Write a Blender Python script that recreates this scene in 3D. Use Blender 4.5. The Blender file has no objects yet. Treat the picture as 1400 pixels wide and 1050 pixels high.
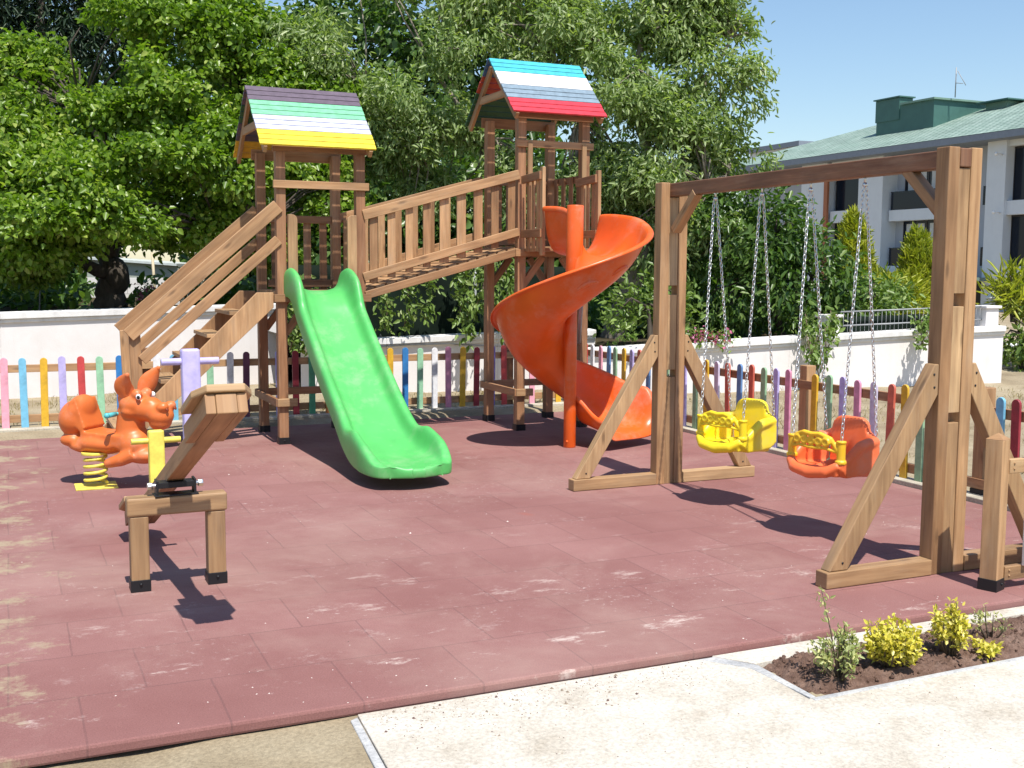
import bpy, bmesh, math, random
import numpy as np
from mathutils import Vector, Matrix, Euler, noise as mnoise
rng = random.Random(7)
nrng = np.random.default_rng(11)
scene = bpy.context.scene
COL = scene.collection
V = Vector
PI = math.pi

# ------------------------------------------------------------------ camera, world, sun
cam_d = bpy.data.cameras.new('camera'); cam = bpy.data.objects.new('camera', cam_d); COL.objects.link(cam)
pitch, roll, yaw = math.radians(5.83), math.radians(0.334), math.radians(24.14)
fw = V((math.sin(yaw)*math.cos(pitch), math.cos(yaw)*math.cos(pitch), -math.sin(pitch)))
rt = V((math.cos(yaw), -math.sin(yaw), 0)); up = rt.cross(fw)
rt2 = rt*math.cos(roll) + up*math.sin(roll); up2 = rt2.cross(fw)
M = Matrix((rt2, up2, -fw)).transposed().to_4x4(); M.translation = V((0, 0, 1.66))
cam.matrix_world = M
cam_d.sensor_width = 36; cam_d.lens = 1531/1400*36
cam_d.clip_start = 0.05; cam_d.clip_end = 2000
scene.camera = cam

w = bpy.data.worlds.new('World'); scene.world = w; w.use_nodes = True
SUNV = V((-0.015, -0.515, 1.0)).normalized()      # towards the sun
elev = math.asin(SUNV.z); azim = math.atan2(SUNV.x, SUNV.y)
nt = w.node_tree; bg = nt.nodes['Background']
sky = nt.nodes.new('ShaderNodeTexSky'); sky.sky_type = 'NISHITA'; sky.sun_disc = False
sky.sun_elevation = elev; sky.sun_rotation = azim; sky.altitude = 50; sky.air_density = 1.25; sky.dust_density = 0.4; sky.ozone_density = 4.5
nt.links.new(sky.outputs[0], bg.inputs[0]); bg.inputs[1].default_value = 0.112
sd = bpy.data.lights.new('sun', 'SUN'); sd.energy = 4.95; sd.angle = math.radians(0.53); sd.color = (1.0, 0.955, 0.88)
so = bpy.data.objects.new('sun', sd); COL.objects.link(so); so.rotation_euler = SUNV.to_track_quat('Z', 'Y').to_euler(); so.location = (0, 0, 30)
scene.view_settings.view_transform = 'Standard'; scene.view_settings.look = 'None'; scene.view_settings.gamma = 1.0
scene.view_settings.exposure = 0.47
scene.cycles.max_bounces = 6; scene.cycles.transparent_max_bounces = 8
scene.cycles.use_denoising = True

# ------------------------------------------------------------------ materials
MATS = {}
def newmat(name):
    m = bpy.data.materials.new(name); m.use_nodes = True
    b = m.node_tree.nodes['Principled BSDF']
    MATS[name] = m
    return m, m.node_tree, b
def node(nt, typ, **kw):
    n = nt.nodes.new(typ)
    for k, v in kw.items():
        if k.startswith('i_'):
            key = k[2:]; key = int(key) if key.isdigit() else key
            n.inputs[key].default_value = v
        else: setattr(n, k, v)
    return n
def mix(nt, fac, a, b, mode='MIX'):
    n = node(nt, 'ShaderNodeMix', data_type='RGBA', blend_type=mode)
    for s, val in ((0, fac), (6, a), (7, b)):
        if hasattr(val, 'links') or isinstance(val, bpy.types.NodeSocket): nt.links.new(val, n.inputs[s])
        else: n.inputs[s].default_value = val if s == 0 else (*val[:3], 1)
    return n.outputs[2]
def ramp(nt, src, stops):
    n = node(nt, 'ShaderNodeValToRGB'); cr = n.color_ramp
    while len(cr.elements) < len(stops): cr.elements.new(0.5)
    for e, (p, c) in zip(cr.elements, stops):
        e.position = p; e.color = (*c, 1) if len(c) == 3 else c
    nt.links.new(src, n.inputs[0]); return n.outputs[0]
def g(v): return (v, v, v)
def bump(nt, b, h, strength=0.3, dist=0.01):
    n = node(nt, 'ShaderNodeBump'); n.inputs['Strength'].default_value = strength; n.inputs['Distance'].default_value = dist
    nt.links.new(h, n.inputs['Height']); nt.links.new(n.outputs[0], b.inputs['Normal'])

def wood(name, dark, light, grey=0.0):
    m, nt, b = newmat(name)
    uv = node(nt, 'ShaderNodeUVMap', uv_map='UVMap'); rd = node(nt, 'ShaderNodeUVMap', uv_map='rnd')
    mp = node(nt, 'ShaderNodeMapping'); mp.inputs['Scale'].default_value = (2.2, 34, 1); nt.links.new(uv.outputs[0], mp.inputs[0])
    n1 = node(nt, 'ShaderNodeTexNoise', i_Scale=1.0, i_Detail=5.0, i_Roughness=0.6, i_Distortion=0.5); nt.links.new(mp.outputs[0], n1.inputs['Vector'])
    c = ramp(nt, n1.outputs[0], [(0.28, dark), (0.7, light)])
    # broad tone and weathering
    mp2 = node(nt, 'ShaderNodeMapping'); mp2.inputs['Scale'].default_value = (1.3, 4, 1); nt.links.new(uv.outputs[0], mp2.inputs[0])
    n2 = node(nt, 'ShaderNodeTexNoise', i_Scale=1.6, i_Detail=3.0); nt.links.new(mp2.outputs[0], n2.inputs['Vector'])
    t = ramp(nt, n2.outputs[0], [(0.3, g(0.72)), (0.7, g(1.15))])
    c = mix(nt, 1.0, c, t, 'MULTIPLY')
    # knots
    mp3 = node(nt, 'ShaderNodeMapping'); mp3.inputs['Scale'].default_value = (2.6, 9, 1); nt.links.new(uv.outputs[0], mp3.inputs[0])
    vo = node(nt, 'ShaderNodeTexVoronoi', i_Scale=1.0); nt.links.new(mp3.outputs[0], vo.inputs['Vector'])
    k = ramp(nt, vo.outputs['Distance'], [(0.06, g(1)), (0.17, g(0))])
    c = mix(nt, mul(nt, k, 0.65), c, tuple(x*0.35 for x in dark))
    mp4 = node(nt, 'ShaderNodeMapping'); mp4.inputs['Scale'].default_value = (1.1, 60, 1); nt.links.new(uv.outputs[0], mp4.inputs[0])
    n4 = node(nt, 'ShaderNodeTexNoise', i_Scale=1.0, i_Detail=3.0, i_Distortion=0.3); nt.links.new(mp4.outputs[0], n4.inputs['Vector'])
    c = mix(nt, ramp(nt, n4.outputs[0], [(0.70, g(0)), (0.74, g(.75))]), c, tuple(x*.25 for x in dark))       # drying checks
    mp5 = node(nt, 'ShaderNodeMapping'); mp5.inputs['Scale'].default_value = (.9, 5, 1); nt.links.new(uv.outputs[0], mp5.inputs[0])
    n5 = node(nt, 'ShaderNodeTexNoise', i_Scale=2.0, i_Detail=6.0, i_Roughness=.7); nt.links.new(mp5.outputs[0], n5.inputs['Vector'])
    c = mix(nt, ramp(nt, n5.outputs[0], [(0.52, g(0)), (0.75, g(.32))]), c, (0.38, 0.30, 0.22))               # sun-greyed patches
    sx = node(nt, 'ShaderNodeSeparateXYZ'); nt.links.new(rd.outputs[0], sx.inputs[0])
    rt_ = ramp(nt, sx.outputs[0], [(0.0, (0.74, 0.7, 0.66)), (0.5, (1.0, 0.98, 0.95)), (1.0, (1.2, 1.24, 1.25))])
    c = mix(nt, 1.0, c, rt_, 'MULTIPLY')
    nt.links.new(c, b.inputs['Base Color']); b.inputs['Roughness'].default_value = 0.62
    bump(nt, b, n1.outputs[0], 0.35, 0.004)
    return m
def mul(nt, s, f):
    n = node(nt, 'ShaderNodeMath', operation='MULTIPLY'); nt.links.new(s, n.inputs[0]); n.inputs[1].default_value = f; return n.outputs[0]

def paint(name, col, rough=0.45, worn=0.12, spec=0.5, scale=9):
    m, nt, b = newmat(name)
    tc = node(nt, 'ShaderNodeTexCoord')
    n1 = node(nt, 'ShaderNodeTexNoise', i_Scale=scale, i_Detail=6.0, i_Roughness=0.65); nt.links.new(tc.outputs['Object'], n1.inputs['Vector'])
    t = ramp(nt, n1.outputs[0], [(0.3, tuple(c*(1-worn) for c in col)), (0.7, tuple(min(1, c*(1+worn*0.6)) for c in col))])
    nt.links.new(t, b.inputs['Base Color']); b.inputs['Roughness'].default_value = rough; b.inputs['Specular IOR Level'].default_value = spec
    n2 = node(nt, 'ShaderNodeTexNoise', i_Scale=140.0, i_Detail=2.0); nt.links.new(tc.outputs['Object'], n2.inputs['Vector'])
    bump(nt, b, n2.outputs[0], 0.12, 0.002)
    return m
def plastic(name, col, rough=0.3):
    m, nt, b = newmat(name)
    tc = node(nt, 'ShaderNodeTexCoord')
    n1 = node(nt, 'ShaderNodeTexNoise', i_Scale=5.0, i_Detail=4.0); nt.links.new(tc.outputs['Object'], n1.inputs['Vector'])
    c = ramp(nt, n1.outputs[0], [(0.3, tuple(x*0.9 for x in col)), (0.7, tuple(min(1, x*1.06) for x in col))])
    # scuffs and dust
    n2 = node(nt, 'ShaderNodeTexNoise', i_Scale=3.0, i_Detail=8.0, i_Roughness=0.75); nt.links.new(tc.outputs['Object'], n2.inputs['Vector'])
    k = ramp(nt, n2.outputs[0], [(0.5, g(0)), (0.78, g(0.3))])
    c = mix(nt, k, c, (0.55, 0.5, 0.42))
    nt.links.new(c, b.inputs['Base Color'])
    r = ramp(nt, n2.outputs[0], [(0.3, g(rough)), (0.75, g(rough+0.22))]); nt.links.new(r, b.inputs['Roughness'])
    n3 = node(nt, 'ShaderNodeTexNoise', i_Scale=11.0, i_Detail=2.0); nt.links.new(tc.outputs['Object'], n3.inputs['Vector'])
    bump(nt, b, n3.outputs[0], 0.12, 0.01)
    b.inputs['Subsurface Weight'].default_value = 0.0
    return m
def metal(name, col, rough=0.4, metallic=1.0):
    m, nt, b = newmat(name); b.inputs['Base Color'].default_value = (*col, 1); b.inputs['Roughness'].default_value = rough; b.inputs['Metallic'].default_value = metallic
    return m

WOOD = wood('wood_oak', (0.285, 0.15, 0.068), (0.455, 0.268, 0.133))
WOODR = wood('wood_redbrown', (0.225, 0.105, 0.048), (0.37, 0.19, 0.096))
WOOD_SHADE = wood('wood_beam_shade', (0.13, 0.052, 0.028), (0.255, 0.12, 0.062))  # top beam only: shade of its side face put into the colour
WOODL = wood('wood_pale', (0.29, 0.165, 0.08), (0.47, 0.30, 0.155))
SHOE = metal('black_steel', (0.025, 0.025, 0.028), 0.5, 0.6)
STEEL = metal('zinc_steel', (0.62, 0.63, 0.64), 0.35)
CHAINM = metal('chain_steel', (0.68, 0.69, 0.70), 0.45)
GREENP = plastic('green_plastic', (0.085, 0.42, 0.105), 0.33)
ORANGEP = plastic('orange_plastic', (0.74, 0.112, 0.012), 0.27)
YELLOWP = plastic('yellow_plastic', (0.86, 0.64, 0.015), 0.33)
GOLDP = plastic('golden_plastic', (0.80, 0.47, 0.02), 0.36)
ORSEAT = plastic('coral_plastic', (0.82, 0.155, 0.045), 0.34)
RIDERO = plastic('rider_orange', (0.62, 0.145, 0.03), 0.36)
TEALP = plastic('teal_plastic', (0.08, 0.42, 0.45), 0.35)
WHITEP = paint('white_gloss', (0.8, 0.8, 0.8), 0.3, 0.02)
BLACKP = paint('black_gloss', (0.01, 0.01, 0.012), 0.3, 0.0)
PC = dict(pink=(0.78, 0.36, 0.45), skyblue=(0.18, 0.47, 0.66), gold=(0.68, 0.40, 0.03), lavender=(0.47, 0.42, 0.74), red=(0.55, 0.065, 0.065),
          mint=(0.30, 0.56, 0.36), blue=(0.035, 0.20, 0.50), white=(0.78, 0.78, 0.80), plum=(0.15, 0.05, 0.10), green=(0.08, 0.34, 0.19), maroon=(0.30, 0.03, 0.045),
          orange=(0.40, 0.15, 0.035), purple=(0.22, 0.17, 0.50), rose=(0.64, 0.27, 0.40), coral=(0.58, 0.13, 0.085), sage=(0.26, 0.43, 0.26), steel=(0.12, 0.24, 0.47), yellow=(0.74, 0.62, 0.10),
          lilac=(0.62, 0.56, 0.72), charcoal=(0.11, 0.08, 0.11), rgreen=(0.17, 0.50, 0.28), pale=(0.50, 0.52, 0.64), ryellow=(0.78, 0.60, 0.03), cyan=(0.05, 0.42, 0.50), slate=(0.19, 0.26, 0.32), rred=(0.62, 0.035, 0.055), navy=(0.06, 0.12, 0.25), brick=(0.45, 0.07, 0.04), dgreen=(0.03, 0.10, 0.04))
PAINT = {k: paint('paint_'+k, v, 0.5 if k not in ('rred',) else 0.45, 0.26, scale=14) for k, v in PC.items()}

def leafmat(name, c1, c2, c3, rough=0.38, trans=0.35, yel=None):
    m, nt, b = newmat(name)
    uv = node(nt, 'ShaderNodeUVMap', uv_map='rnd'); sx = node(nt, 'ShaderNodeSeparateXYZ'); nt.links.new(uv.outputs[0], sx.inputs[0])
    c = ramp(nt, sx.outputs[0], [(0.0, c1), (0.55, c2), (1.0, c3)])
    nt.links.new(c, b.inputs['Base Color']); b.inputs['Roughness'].default_value = rough; b.inputs['Specular IOR Level'].default_value = 0.45
    tr = node(nt, 'ShaderNodeBsdfTranslucent'); ct = mix(nt, 1.0, c, (1.0, 1.15, 0.35), 'MULTIPLY'); nt.links.new(ct, tr.inputs[0])
    ms = node(nt, 'ShaderNodeMixShader'); ms.inputs[0].default_value = trans
    out = nt.nodes['Material Output']
    nt.links.new(b.outputs[0], ms.inputs[1]); nt.links.new(tr.outputs[0], ms.inputs[2]); nt.links.new(ms.outputs[0], out.inputs[0])
    return m
LEAF_A = leafmat('leaf_broad', (0.095, 0.18, 0.018), (0.20, 0.325, 0.034), (0.41, 0.48, 0.11), 0.36, 0.47)
LEAF_B = leafmat('leaf_pale', (0.15, 0.235, 0.07), (0.31, 0.40, 0.155), (0.55, 0.61, 0.35), 0.38, 0.47)
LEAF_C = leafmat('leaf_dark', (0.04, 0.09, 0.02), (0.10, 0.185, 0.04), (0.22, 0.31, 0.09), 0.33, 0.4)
LEAF_PINE = leafmat('leaf_needle', (0.012, 0.028, 0.012), (0.022, 0.048, 0.02), (0.04, 0.075, 0.03), 0.5, 0.15)
LEAF_Y = leafmat('leaf_goldengreen', (0.22, 0.28, 0.03), (0.40, 0.42, 0.04), (0.58, 0.55, 0.07), 0.45)
LEAF_V = leafmat('leaf_variegated', (0.46, 0.46, 0.06), (0.74, 0.62, 0.09), (0.85, 0.76, 0.32), 0.4)
LEAF_G = leafmat('leaf_privet', (0.26, 0.33, 0.14), (0.46, 0.48, 0.2), (0.74, 0.66, 0.30), 0.42)
LEAF_VINE = leafmat('leaf_vine', (0.09, 0.16, 0.03), (0.18, 0.27, 0.06), (0.32, 0.38, 0.14), 0.38)
PETAL = leafmat('petal_pink', (0.5, 0.09, 0.25), (0.62, 0.16, 0.36), (0.75, 0.4, 0.5), 0.6)

def barkmat(name, a, b_):
    m, nt, b = newmat(name); tc = node(nt, 'ShaderNodeTexCoord')
    mp = node(nt, 'ShaderNodeMapping'); mp.inputs['Scale'].default_value = (14, 14, 3); nt.links.new(tc.outputs['Object'], mp.inputs[0])
    n = node(nt, 'ShaderNodeTexNoise', i_Scale=1.2, i_Detail=7.0, i_Roughness=0.7); nt.links.new(mp.outputs[0], n.inputs['Vector'])
    nt.links.new(ramp(nt, n.outputs[0], [(0.3, a), (0.7, b_)]), b.inputs['Base Color']); b.inputs['Roughness'].default_value = 0.9
    bump(nt, b, n.outputs[0], 0.8, 0.03); return m
BARK = barkmat('bark_dark', (0.035, 0.028, 0.022), (0.10, 0.08, 0.06))
BARKG = barkmat('bark_grey', (0.13, 0.11, 0.085), (0.30, 0.26, 0.21))
TWIG = barkmat('twig_brown', (0.10, 0.07, 0.045), (0.2, 0.15, 0.1))

def stainwall(name, base, dirt, amt=0.5):
    m, nt, b = newmat(name); tc = node(nt, 'ShaderNodeTexCoord')
    n = node(nt, 'ShaderNodeTexNoise', i_Scale=2.2, i_Detail=7.0, i_Roughness=0.7); nt.links.new(tc.outputs['Object'], n.inputs['Vector'])
    k = ramp(nt, n.outputs[0], [(0.45, g(0)), (0.8, g(amt))])
    mp = node(nt, 'ShaderNodeMapping'); mp.inputs['Scale'].default_value = (9, 9, 0.7); nt.links.new(tc.outputs['Object'], mp.inputs[0])
    n2 = node(nt, 'ShaderNodeTexNoise', i_Scale=1.0, i_Detail=5.0); nt.links.new(mp.outputs[0], n2.inputs['Vector'])
    k2 = ramp(nt, n2.outputs[0], [(0.5, g(0)), (0.8, g(amt*0.6))])
    c = mix(nt, k, base, dirt); c = mix(nt, k2, c, dirt)
    nt.links.new(c, b.inputs['Base Color']); b.inputs['Roughness'].default_value = 0.85
    n3 = node(nt, 'ShaderNodeTexNoise', i_Scale=60.0, i_Detail=4.0); nt.links.new(tc.outputs['Object'], n3.inputs['Vector'])
    bump(nt, b, n3.outputs[0], 0.25, 0.006)
    return m
WALLW = stainwall('plaster_white', (0.72, 0.69, 0.68), (0.5, 0.46, 0.42), 0.35)
CAPW = stainwall('coping_white', (0.74, 0.73, 0.72), (0.32, 0.31, 0.3), 0.6)
FACADE = stainwall('facade_pale', (0.64, 0.67, 0.70), (0.50, 0.52, 0.55), 0.3)
FACADEG = stainwall('facade_grey', (0.38, 0.41, 0.46), (0.30, 0.32, 0.36), 0.3)
EAVE = paint('eave_grey', (0.20, 0.23, 0.28), 0.6)
DORM = paint('dormer_green', (0.05, 0.13, 0.11), 0.6, scale=2)
DORML = paint('dormer_pale_green', (0.16, 0.26, 0.20), 0.6, scale=2)
GLASS, _nt, _b = newmat('dark_glass'); _b.inputs['Base Color'].default_value = (0.010, 0.014, 0.024, 1); _b.inputs['Roughness'].default_value = 0.12; _b.inputs['Specular IOR Level'].default_value = 0.25
FRAMEM = paint('dark_frame', (0.03, 0.025, 0.025), 0.5)
CURT = paint('curtain_white', (0.55, 0.57, 0.58), 0.8)
SHEDM = paint('shed_grey_green', (0.33, 0.36, 0.31), 0.7, scale=2)
NETM = paint('shade_net_green', (0.006, 0.014, 0.008), 0.85, 0.5, 0.15, scale=1.5)
GREYPOLE = paint('grey_pole', (0.30, 0.31, 0.32), 0.5)
RUST = paint('rust_column', (0.36, 0.13, 0.06), 0.7)

# mat of rubber tiles
def mulc(nt, a, b_):
    n = node(nt, 'ShaderNodeMath', operation='MULTIPLY'); nt.links.new(a, n.inputs[0]); nt.links.new(b_, n.inputs[1]); return n.outputs[0]
def yfade(nt, P):
    sp = node(nt, 'ShaderNodeSeparateXYZ'); nt.links.new(P, sp.inputs[0]); mr = node(nt, 'ShaderNodeMapRange'); mr.inputs['From Min'].default_value = 0.5; mr.inputs['From Max'].default_value = 2.6; mr.inputs['To Min'].default_value = 1.0; mr.inputs['To Max'].default_value = 0.12
    nt.links.new(sp.outputs[1], mr.inputs[0]); return mr.outputs[0]
def rubber():
    m, nt, b = newmat('rubber_tiles'); tc = node(nt, 'ShaderNodeTexCoord'); P = tc.outputs['Object']
    br = node(nt, 'ShaderNodeTexBrick', offset=0.5, i_Scale=1.0); br.inputs['Mortar Size'].default_value = 0.0042; br.inputs['Mortar Smooth'].default_value = 0.35
    br.inputs['Brick Width'].default_value = 0.5; br.inputs['Row Height'].default_value = 0.5; br.inputs['Bias'].default_value = 0.0
    br.inputs['Color1'].default_value = (0.222, 0.103, 0.094, 1); br.inputs['Color2'].default_value = (0.262, 0.128, 0.118, 1); br.inputs['Mortar'].default_value = (0.16, 0.08, 0.076, 1)
    nz = node(nt, 'ShaderNodeTexNoise', i_Scale=2.5, i_Detail=2.0); nt.links.new(P, nz.inputs['Vector'])
    off = node(nt, 'ShaderNodeVectorMath', operation='MULTIPLY_ADD'); nt.links.new(nz.outputs['Color'], off.inputs[0]); off.inputs[1].default_value = (0.02, 0.02, 0); nt.links.new(P, off.inputs[2])
    nt.links.new(off.outputs[0], br.inputs['Vector'])
    c = br.outputs['Color']
    # joints fade in places
    n0 = node(nt, 'ShaderNodeTexNoise', i_Scale=1.7, i_Detail=4.0); nt.links.new(P, n0.inputs['Vector'])
    c = mix(nt, ramp(nt, n0.outputs[0], [(0.40, g(0.5)), (0.70, g(0.12))]), c, (0.242, 0.116, 0.106))
    # granules
    n1 = node(nt, 'ShaderNodeTexNoise', i_Scale=160.0, i_Detail=3.0, i_Roughness=0.8); nt.links.new(P, n1.inputs['Vector'])
    c = mix(nt, 1.0, c, ramp(nt, n1.outputs[0], [(0.25, g(0.7)), (0.75, g(1.28))]), 'MULTIPLY')
    # broad fading and red patches
    n2 = node(nt, 'ShaderNodeTexNoise', i_Scale=0.75, i_Detail=6.0, i_Roughness=0.62); nt.links.new(P, n2.inputs['Vector'])
    c = mix(nt, 1.0, c, ramp(nt, n2.outputs[0], [(0.3, (0.84, 0.76, 0.76)), (0.7, (1.14, 1.2, 1.2))]), 'MULTIPLY')
    mpd = node(nt, 'ShaderNodeMapping'); mpd.inputs['Location'].default_value = (3.1, 7.7, 0); nt.links.new(P, mpd.inputs[0])
    n3 = node(nt, 'ShaderNodeTexNoise', i_Scale=1.5, i_Detail=10.0, i_Roughness=0.82); nt.links.new(mpd.outputs[0], n3.inputs['Vector'])
    c = mix(nt, ramp(nt, n3.outputs[0], [(0.60, g(0)), (0.72, g(0.45))]), c, (0.55, 0.46, 0.42))
    # pale chalky scuffs and specks
    n4 = node(nt, 'ShaderNodeTexNoise', i_Scale=26.0, i_Detail=5.0, i_Roughness=0.7); nt.links.new(P, n4.inputs['Vector'])
    n5 = node(nt, 'ShaderNodeTexNoise', i_Scale=1.1, i_Detail=3.0); nt.links.new(mpd.outputs[0], n5.inputs['Vector'])
    k = node(nt, 'ShaderNodeMath', operation='MULTIPLY'); nt.links.new(ramp(nt, n4.outputs[0], [(0.59, g(0)), (0.70, g(0.75))]), k.inputs[0]); nt.links.new(ramp(nt, n5.outputs[0], [(0.5, g(0)), (0.7, g(0.8))]), k.inputs[1])
    c = mix(nt, k.outputs[0], c, (0.66, 0.58, 0.54))
    # worn red patches and dusty trampled areas
    n7 = node(nt, 'ShaderNodeTexNoise', i_Scale=1.9, i_Detail=2.0); mp7 = node(nt, 'ShaderNodeMapping'); mp7.inputs['Location'].default_value = (9.3, 2.2, 4); nt.links.new(P, mp7.inputs[0]); nt.links.new(mp7.outputs[0], n7.inputs['Vector'])
    c = mix(nt, ramp(nt, n7.outputs[0], [(0.72, g(0)), (0.76, g(.5))]), c, (0.30, 0.095, 0.07))
    n8 = node(nt, 'ShaderNodeTexNoise', i_Scale=0.55, i_Detail=12.0, i_Roughness=0.72, i_Distortion=0.4); nt.links.new(mp7.outputs[0], n8.inputs['Vector'])
    c = mix(nt, ramp(nt, n8.outputs[0], [(0.48, g(0)), (0.68, g(.34))]), c, (0.40, 0.28, 0.235))
    # scraped pale splashes along the front rows
    mp9 = node(nt, 'ShaderNodeMapping'); mp9.inputs['Scale'].default_value = (1.0, 2.2, 1); mp9.inputs['Location'].default_value = (1.7, 5.2, 0); nt.links.new(P, mp9.inputs[0])
    n9 = node(nt, 'ShaderNodeTexNoise', i_Scale=1.6, i_Detail=12.0, i_Roughness=0.8); nt.links.new(mp9.outputs[0], n9.inputs['Vector'])
    c = mix(nt, mulc(nt, ramp(nt, n9.outputs[0], [(0.575, g(0)), (0.65, g(.75))]), yfade(nt, P)), c, (0.56, 0.46, 0.41))
    # sand drifted over the left margin
    sx = node(nt, 'ShaderNodeSeparateXYZ'); nt.links.new(P, sx.inputs[0])
    n6 = node(nt, 'ShaderNodeTexNoise', i_Scale=2.4, i_Detail=9.0, i_Roughness=0.75); nt.links.new(P, n6.inputs['Vector'])
    a = node(nt, 'ShaderNodeMath', operation='MULTIPLY_ADD'); nt.links.new(sx.outputs[0], a.inputs[0]); a.inputs[1].default_value = -0.26; a.inputs[2].default_value = 0.015
    a2 = node(nt, 'ShaderNodeMath', operation='ADD'); nt.links.new(a.outputs[0], a2.inputs[0]); nt.links.new(n6.outputs[0], a2.inputs[1])
    c = mix(nt, ramp(nt, a2.outputs[0], [(0.515, g(0)), (0.61, g(0.85))]), c, (0.33, 0.265, 0.175))
    nt.links.new(c, b.inputs['Base Color']); b.inputs['Roughness'].default_value = 0.85; b.inputs['Specular IOR Level'].default_value = 0.25
    h = mix(nt, 0.5, br.outputs['Fac'], n1.outputs[0])
    hh = node(nt, 'ShaderNodeMath', operation='MULTIPLY_ADD'); nt.links.new(br.outputs['Fac'], hh.inputs[0]); hh.inputs[1].default_value = -1.0
    s = mul(nt, n1.outputs[0], 0.5); nt.links.new(s, hh.inputs[2])
    bump(nt, b, hh.outputs[0], 0.4, 0.005)
    return m
RUBBER = rubber()
def soilmat(name, cols, scale=3.0, fine=60.0, bstr=0.5, bdist=0.02):
    m, nt, b = newmat(name); tc = node(nt, 'ShaderNodeTexCoord'); P = tc.outputs['Object']
    n = node(nt, 'ShaderNodeTexNoise', i_Scale=scale, i_Detail=9.0, i_Roughness=0.68); nt.links.new(P, n.inputs['Vector'])
    c = ramp(nt, n.outputs[0], [(0.3, cols[0]), (0.5, cols[1]), (0.72, cols[2])])
    n1 = node(nt, 'ShaderNodeTexNoise', i_Scale=fine, i_Detail=5.0, i_Roughness=0.75); nt.links.new(P, n1.inputs['Vector'])
    c = mix(nt, 1.0, c, ramp(nt, n1.outputs[0], [(0.3, g(0.68)), (0.7, g(1.22))]), 'MULTIPLY')
    nt.links.new(c, b.inputs['Base Color']); b.inputs['Roughness'].default_value = 0.95; b.inputs['Specular IOR Level'].default_value = 0.15
    bump(nt, b, n1.outputs[0], bstr, bdist); return m
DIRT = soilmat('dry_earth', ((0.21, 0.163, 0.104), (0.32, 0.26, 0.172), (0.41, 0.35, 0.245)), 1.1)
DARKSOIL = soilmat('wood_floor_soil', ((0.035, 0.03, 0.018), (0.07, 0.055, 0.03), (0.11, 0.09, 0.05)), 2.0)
def concrete():
    m = soilmat('pale_concrete', ((0.40, 0.35, 0.28), (0.53, 0.485, 0.415), (0.62, 0.58, 0.515)), 2.4, 55.0, 0.5, 0.008)
    nt = m.node_tree; b = nt.nodes['Principled BSDF']; src = b.inputs['Base Color'].links[0].from_socket; tc = node(nt, 'ShaderNodeTexCoord')
    n = node(nt, 'ShaderNodeTexNoise', i_Scale=9.0, i_Detail=8.0, i_Roughness=0.8); nt.links.new(tc.outputs['Object'], n.inputs['Vector'])
    n2 = node(nt, 'ShaderNodeTexNoise', i_Scale=1.6, i_Detail=3.0); nt.links.new(tc.outputs['Object'], n2.inputs['Vector'])
    k = node(nt, 'ShaderNodeMath', operation='MULTIPLY'); nt.links.new(ramp(nt, n.outputs[0], [(0.52, g(0)), (0.66, g(.55))]), k.inputs[0]); nt.links.new(ramp(nt, n2.outputs[0], [(0.45, g(0)), (0.62, g(1))]), k.inputs[1])
    c = mix(nt, k.outputs[0], src, (0.30, 0.25, 0.185))
    vo = node(nt, 'ShaderNodeTexVoronoi', feature='DISTANCE_TO_EDGE', i_Scale=1.15); nw = node(nt, 'ShaderNodeVectorMath', operation='MULTIPLY_ADD'); nt.links.new(n.outputs['Color'], nw.inputs[0]); nw.inputs[1].default_value = (.16, .16, 0); nt.links.new(tc.outputs['Object'], nw.inputs[2]); nt.links.new(nw.outputs[0], vo.inputs['Vector'])
    c = mix(nt, ramp(nt, vo.outputs['Distance'], [(0.0, g(.28)), (0.004, g(0))]), c, (0.26, 0.22, 0.17))
    nt.links.new(c, b.inputs['Base Color']); return m
BEDSOIL = soilmat('bed_soil', ((0.13, 0.075, 0.055), (0.21, 0.13, 0.098), (0.31, 0.21, 0.165)), 9.0, 45.0, 0.9, 0.03)
CONC = concrete()
CONCG = soilmat('grey_concrete', ((0.30, 0.305, 0.31), (0.42, 0.42, 0.415), (0.52, 0.51, 0.49)), 3.5, 60.0, 0.3, 0.006)
KERB = soilmat('kerb_stone', ((0.33, 0.29, 0.23), (0.45, 0.41, 0.33), (0.55, 0.5, 0.42)), 4.0, 60.0, 0.3, 0.006)
BLOCKW = None
def blockmat():
    m, nt, b = newmat('painted_blocks'); tc = node(nt, 'ShaderNodeTexCoord')
    mp = node(nt, 'ShaderNodeMapping'); mp.inputs['Rotation'].default_value = (PI/2, 0, 0); nt.links.new(tc.outputs['Object'], mp.inputs[0])
    br = node(nt, 'ShaderNodeTexBrick', i_Scale=1.0); br.inputs['Brick Width'].default_value = 0.42; br.inputs['Row Height'].default_value = 0.21; br.inputs['Mortar Size'].default_value = 0.008
    br.inputs['Color1'].default_value = (0.55, 0.53, 0.50, 1); br.inputs['Color2'].default_value = (0.64, 0.62, 0.6, 1); br.inputs['Mortar'].default_value = (0.36, 0.34, 0.32, 1)
    nt.links.new(mp.outputs[0], br.inputs['Vector']); nt.links.new(br.outputs[0], b.inputs['Base Color']); b.inputs['Roughness'].default_value = 0.9; return m
BLOCKW = blockmat()
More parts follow.
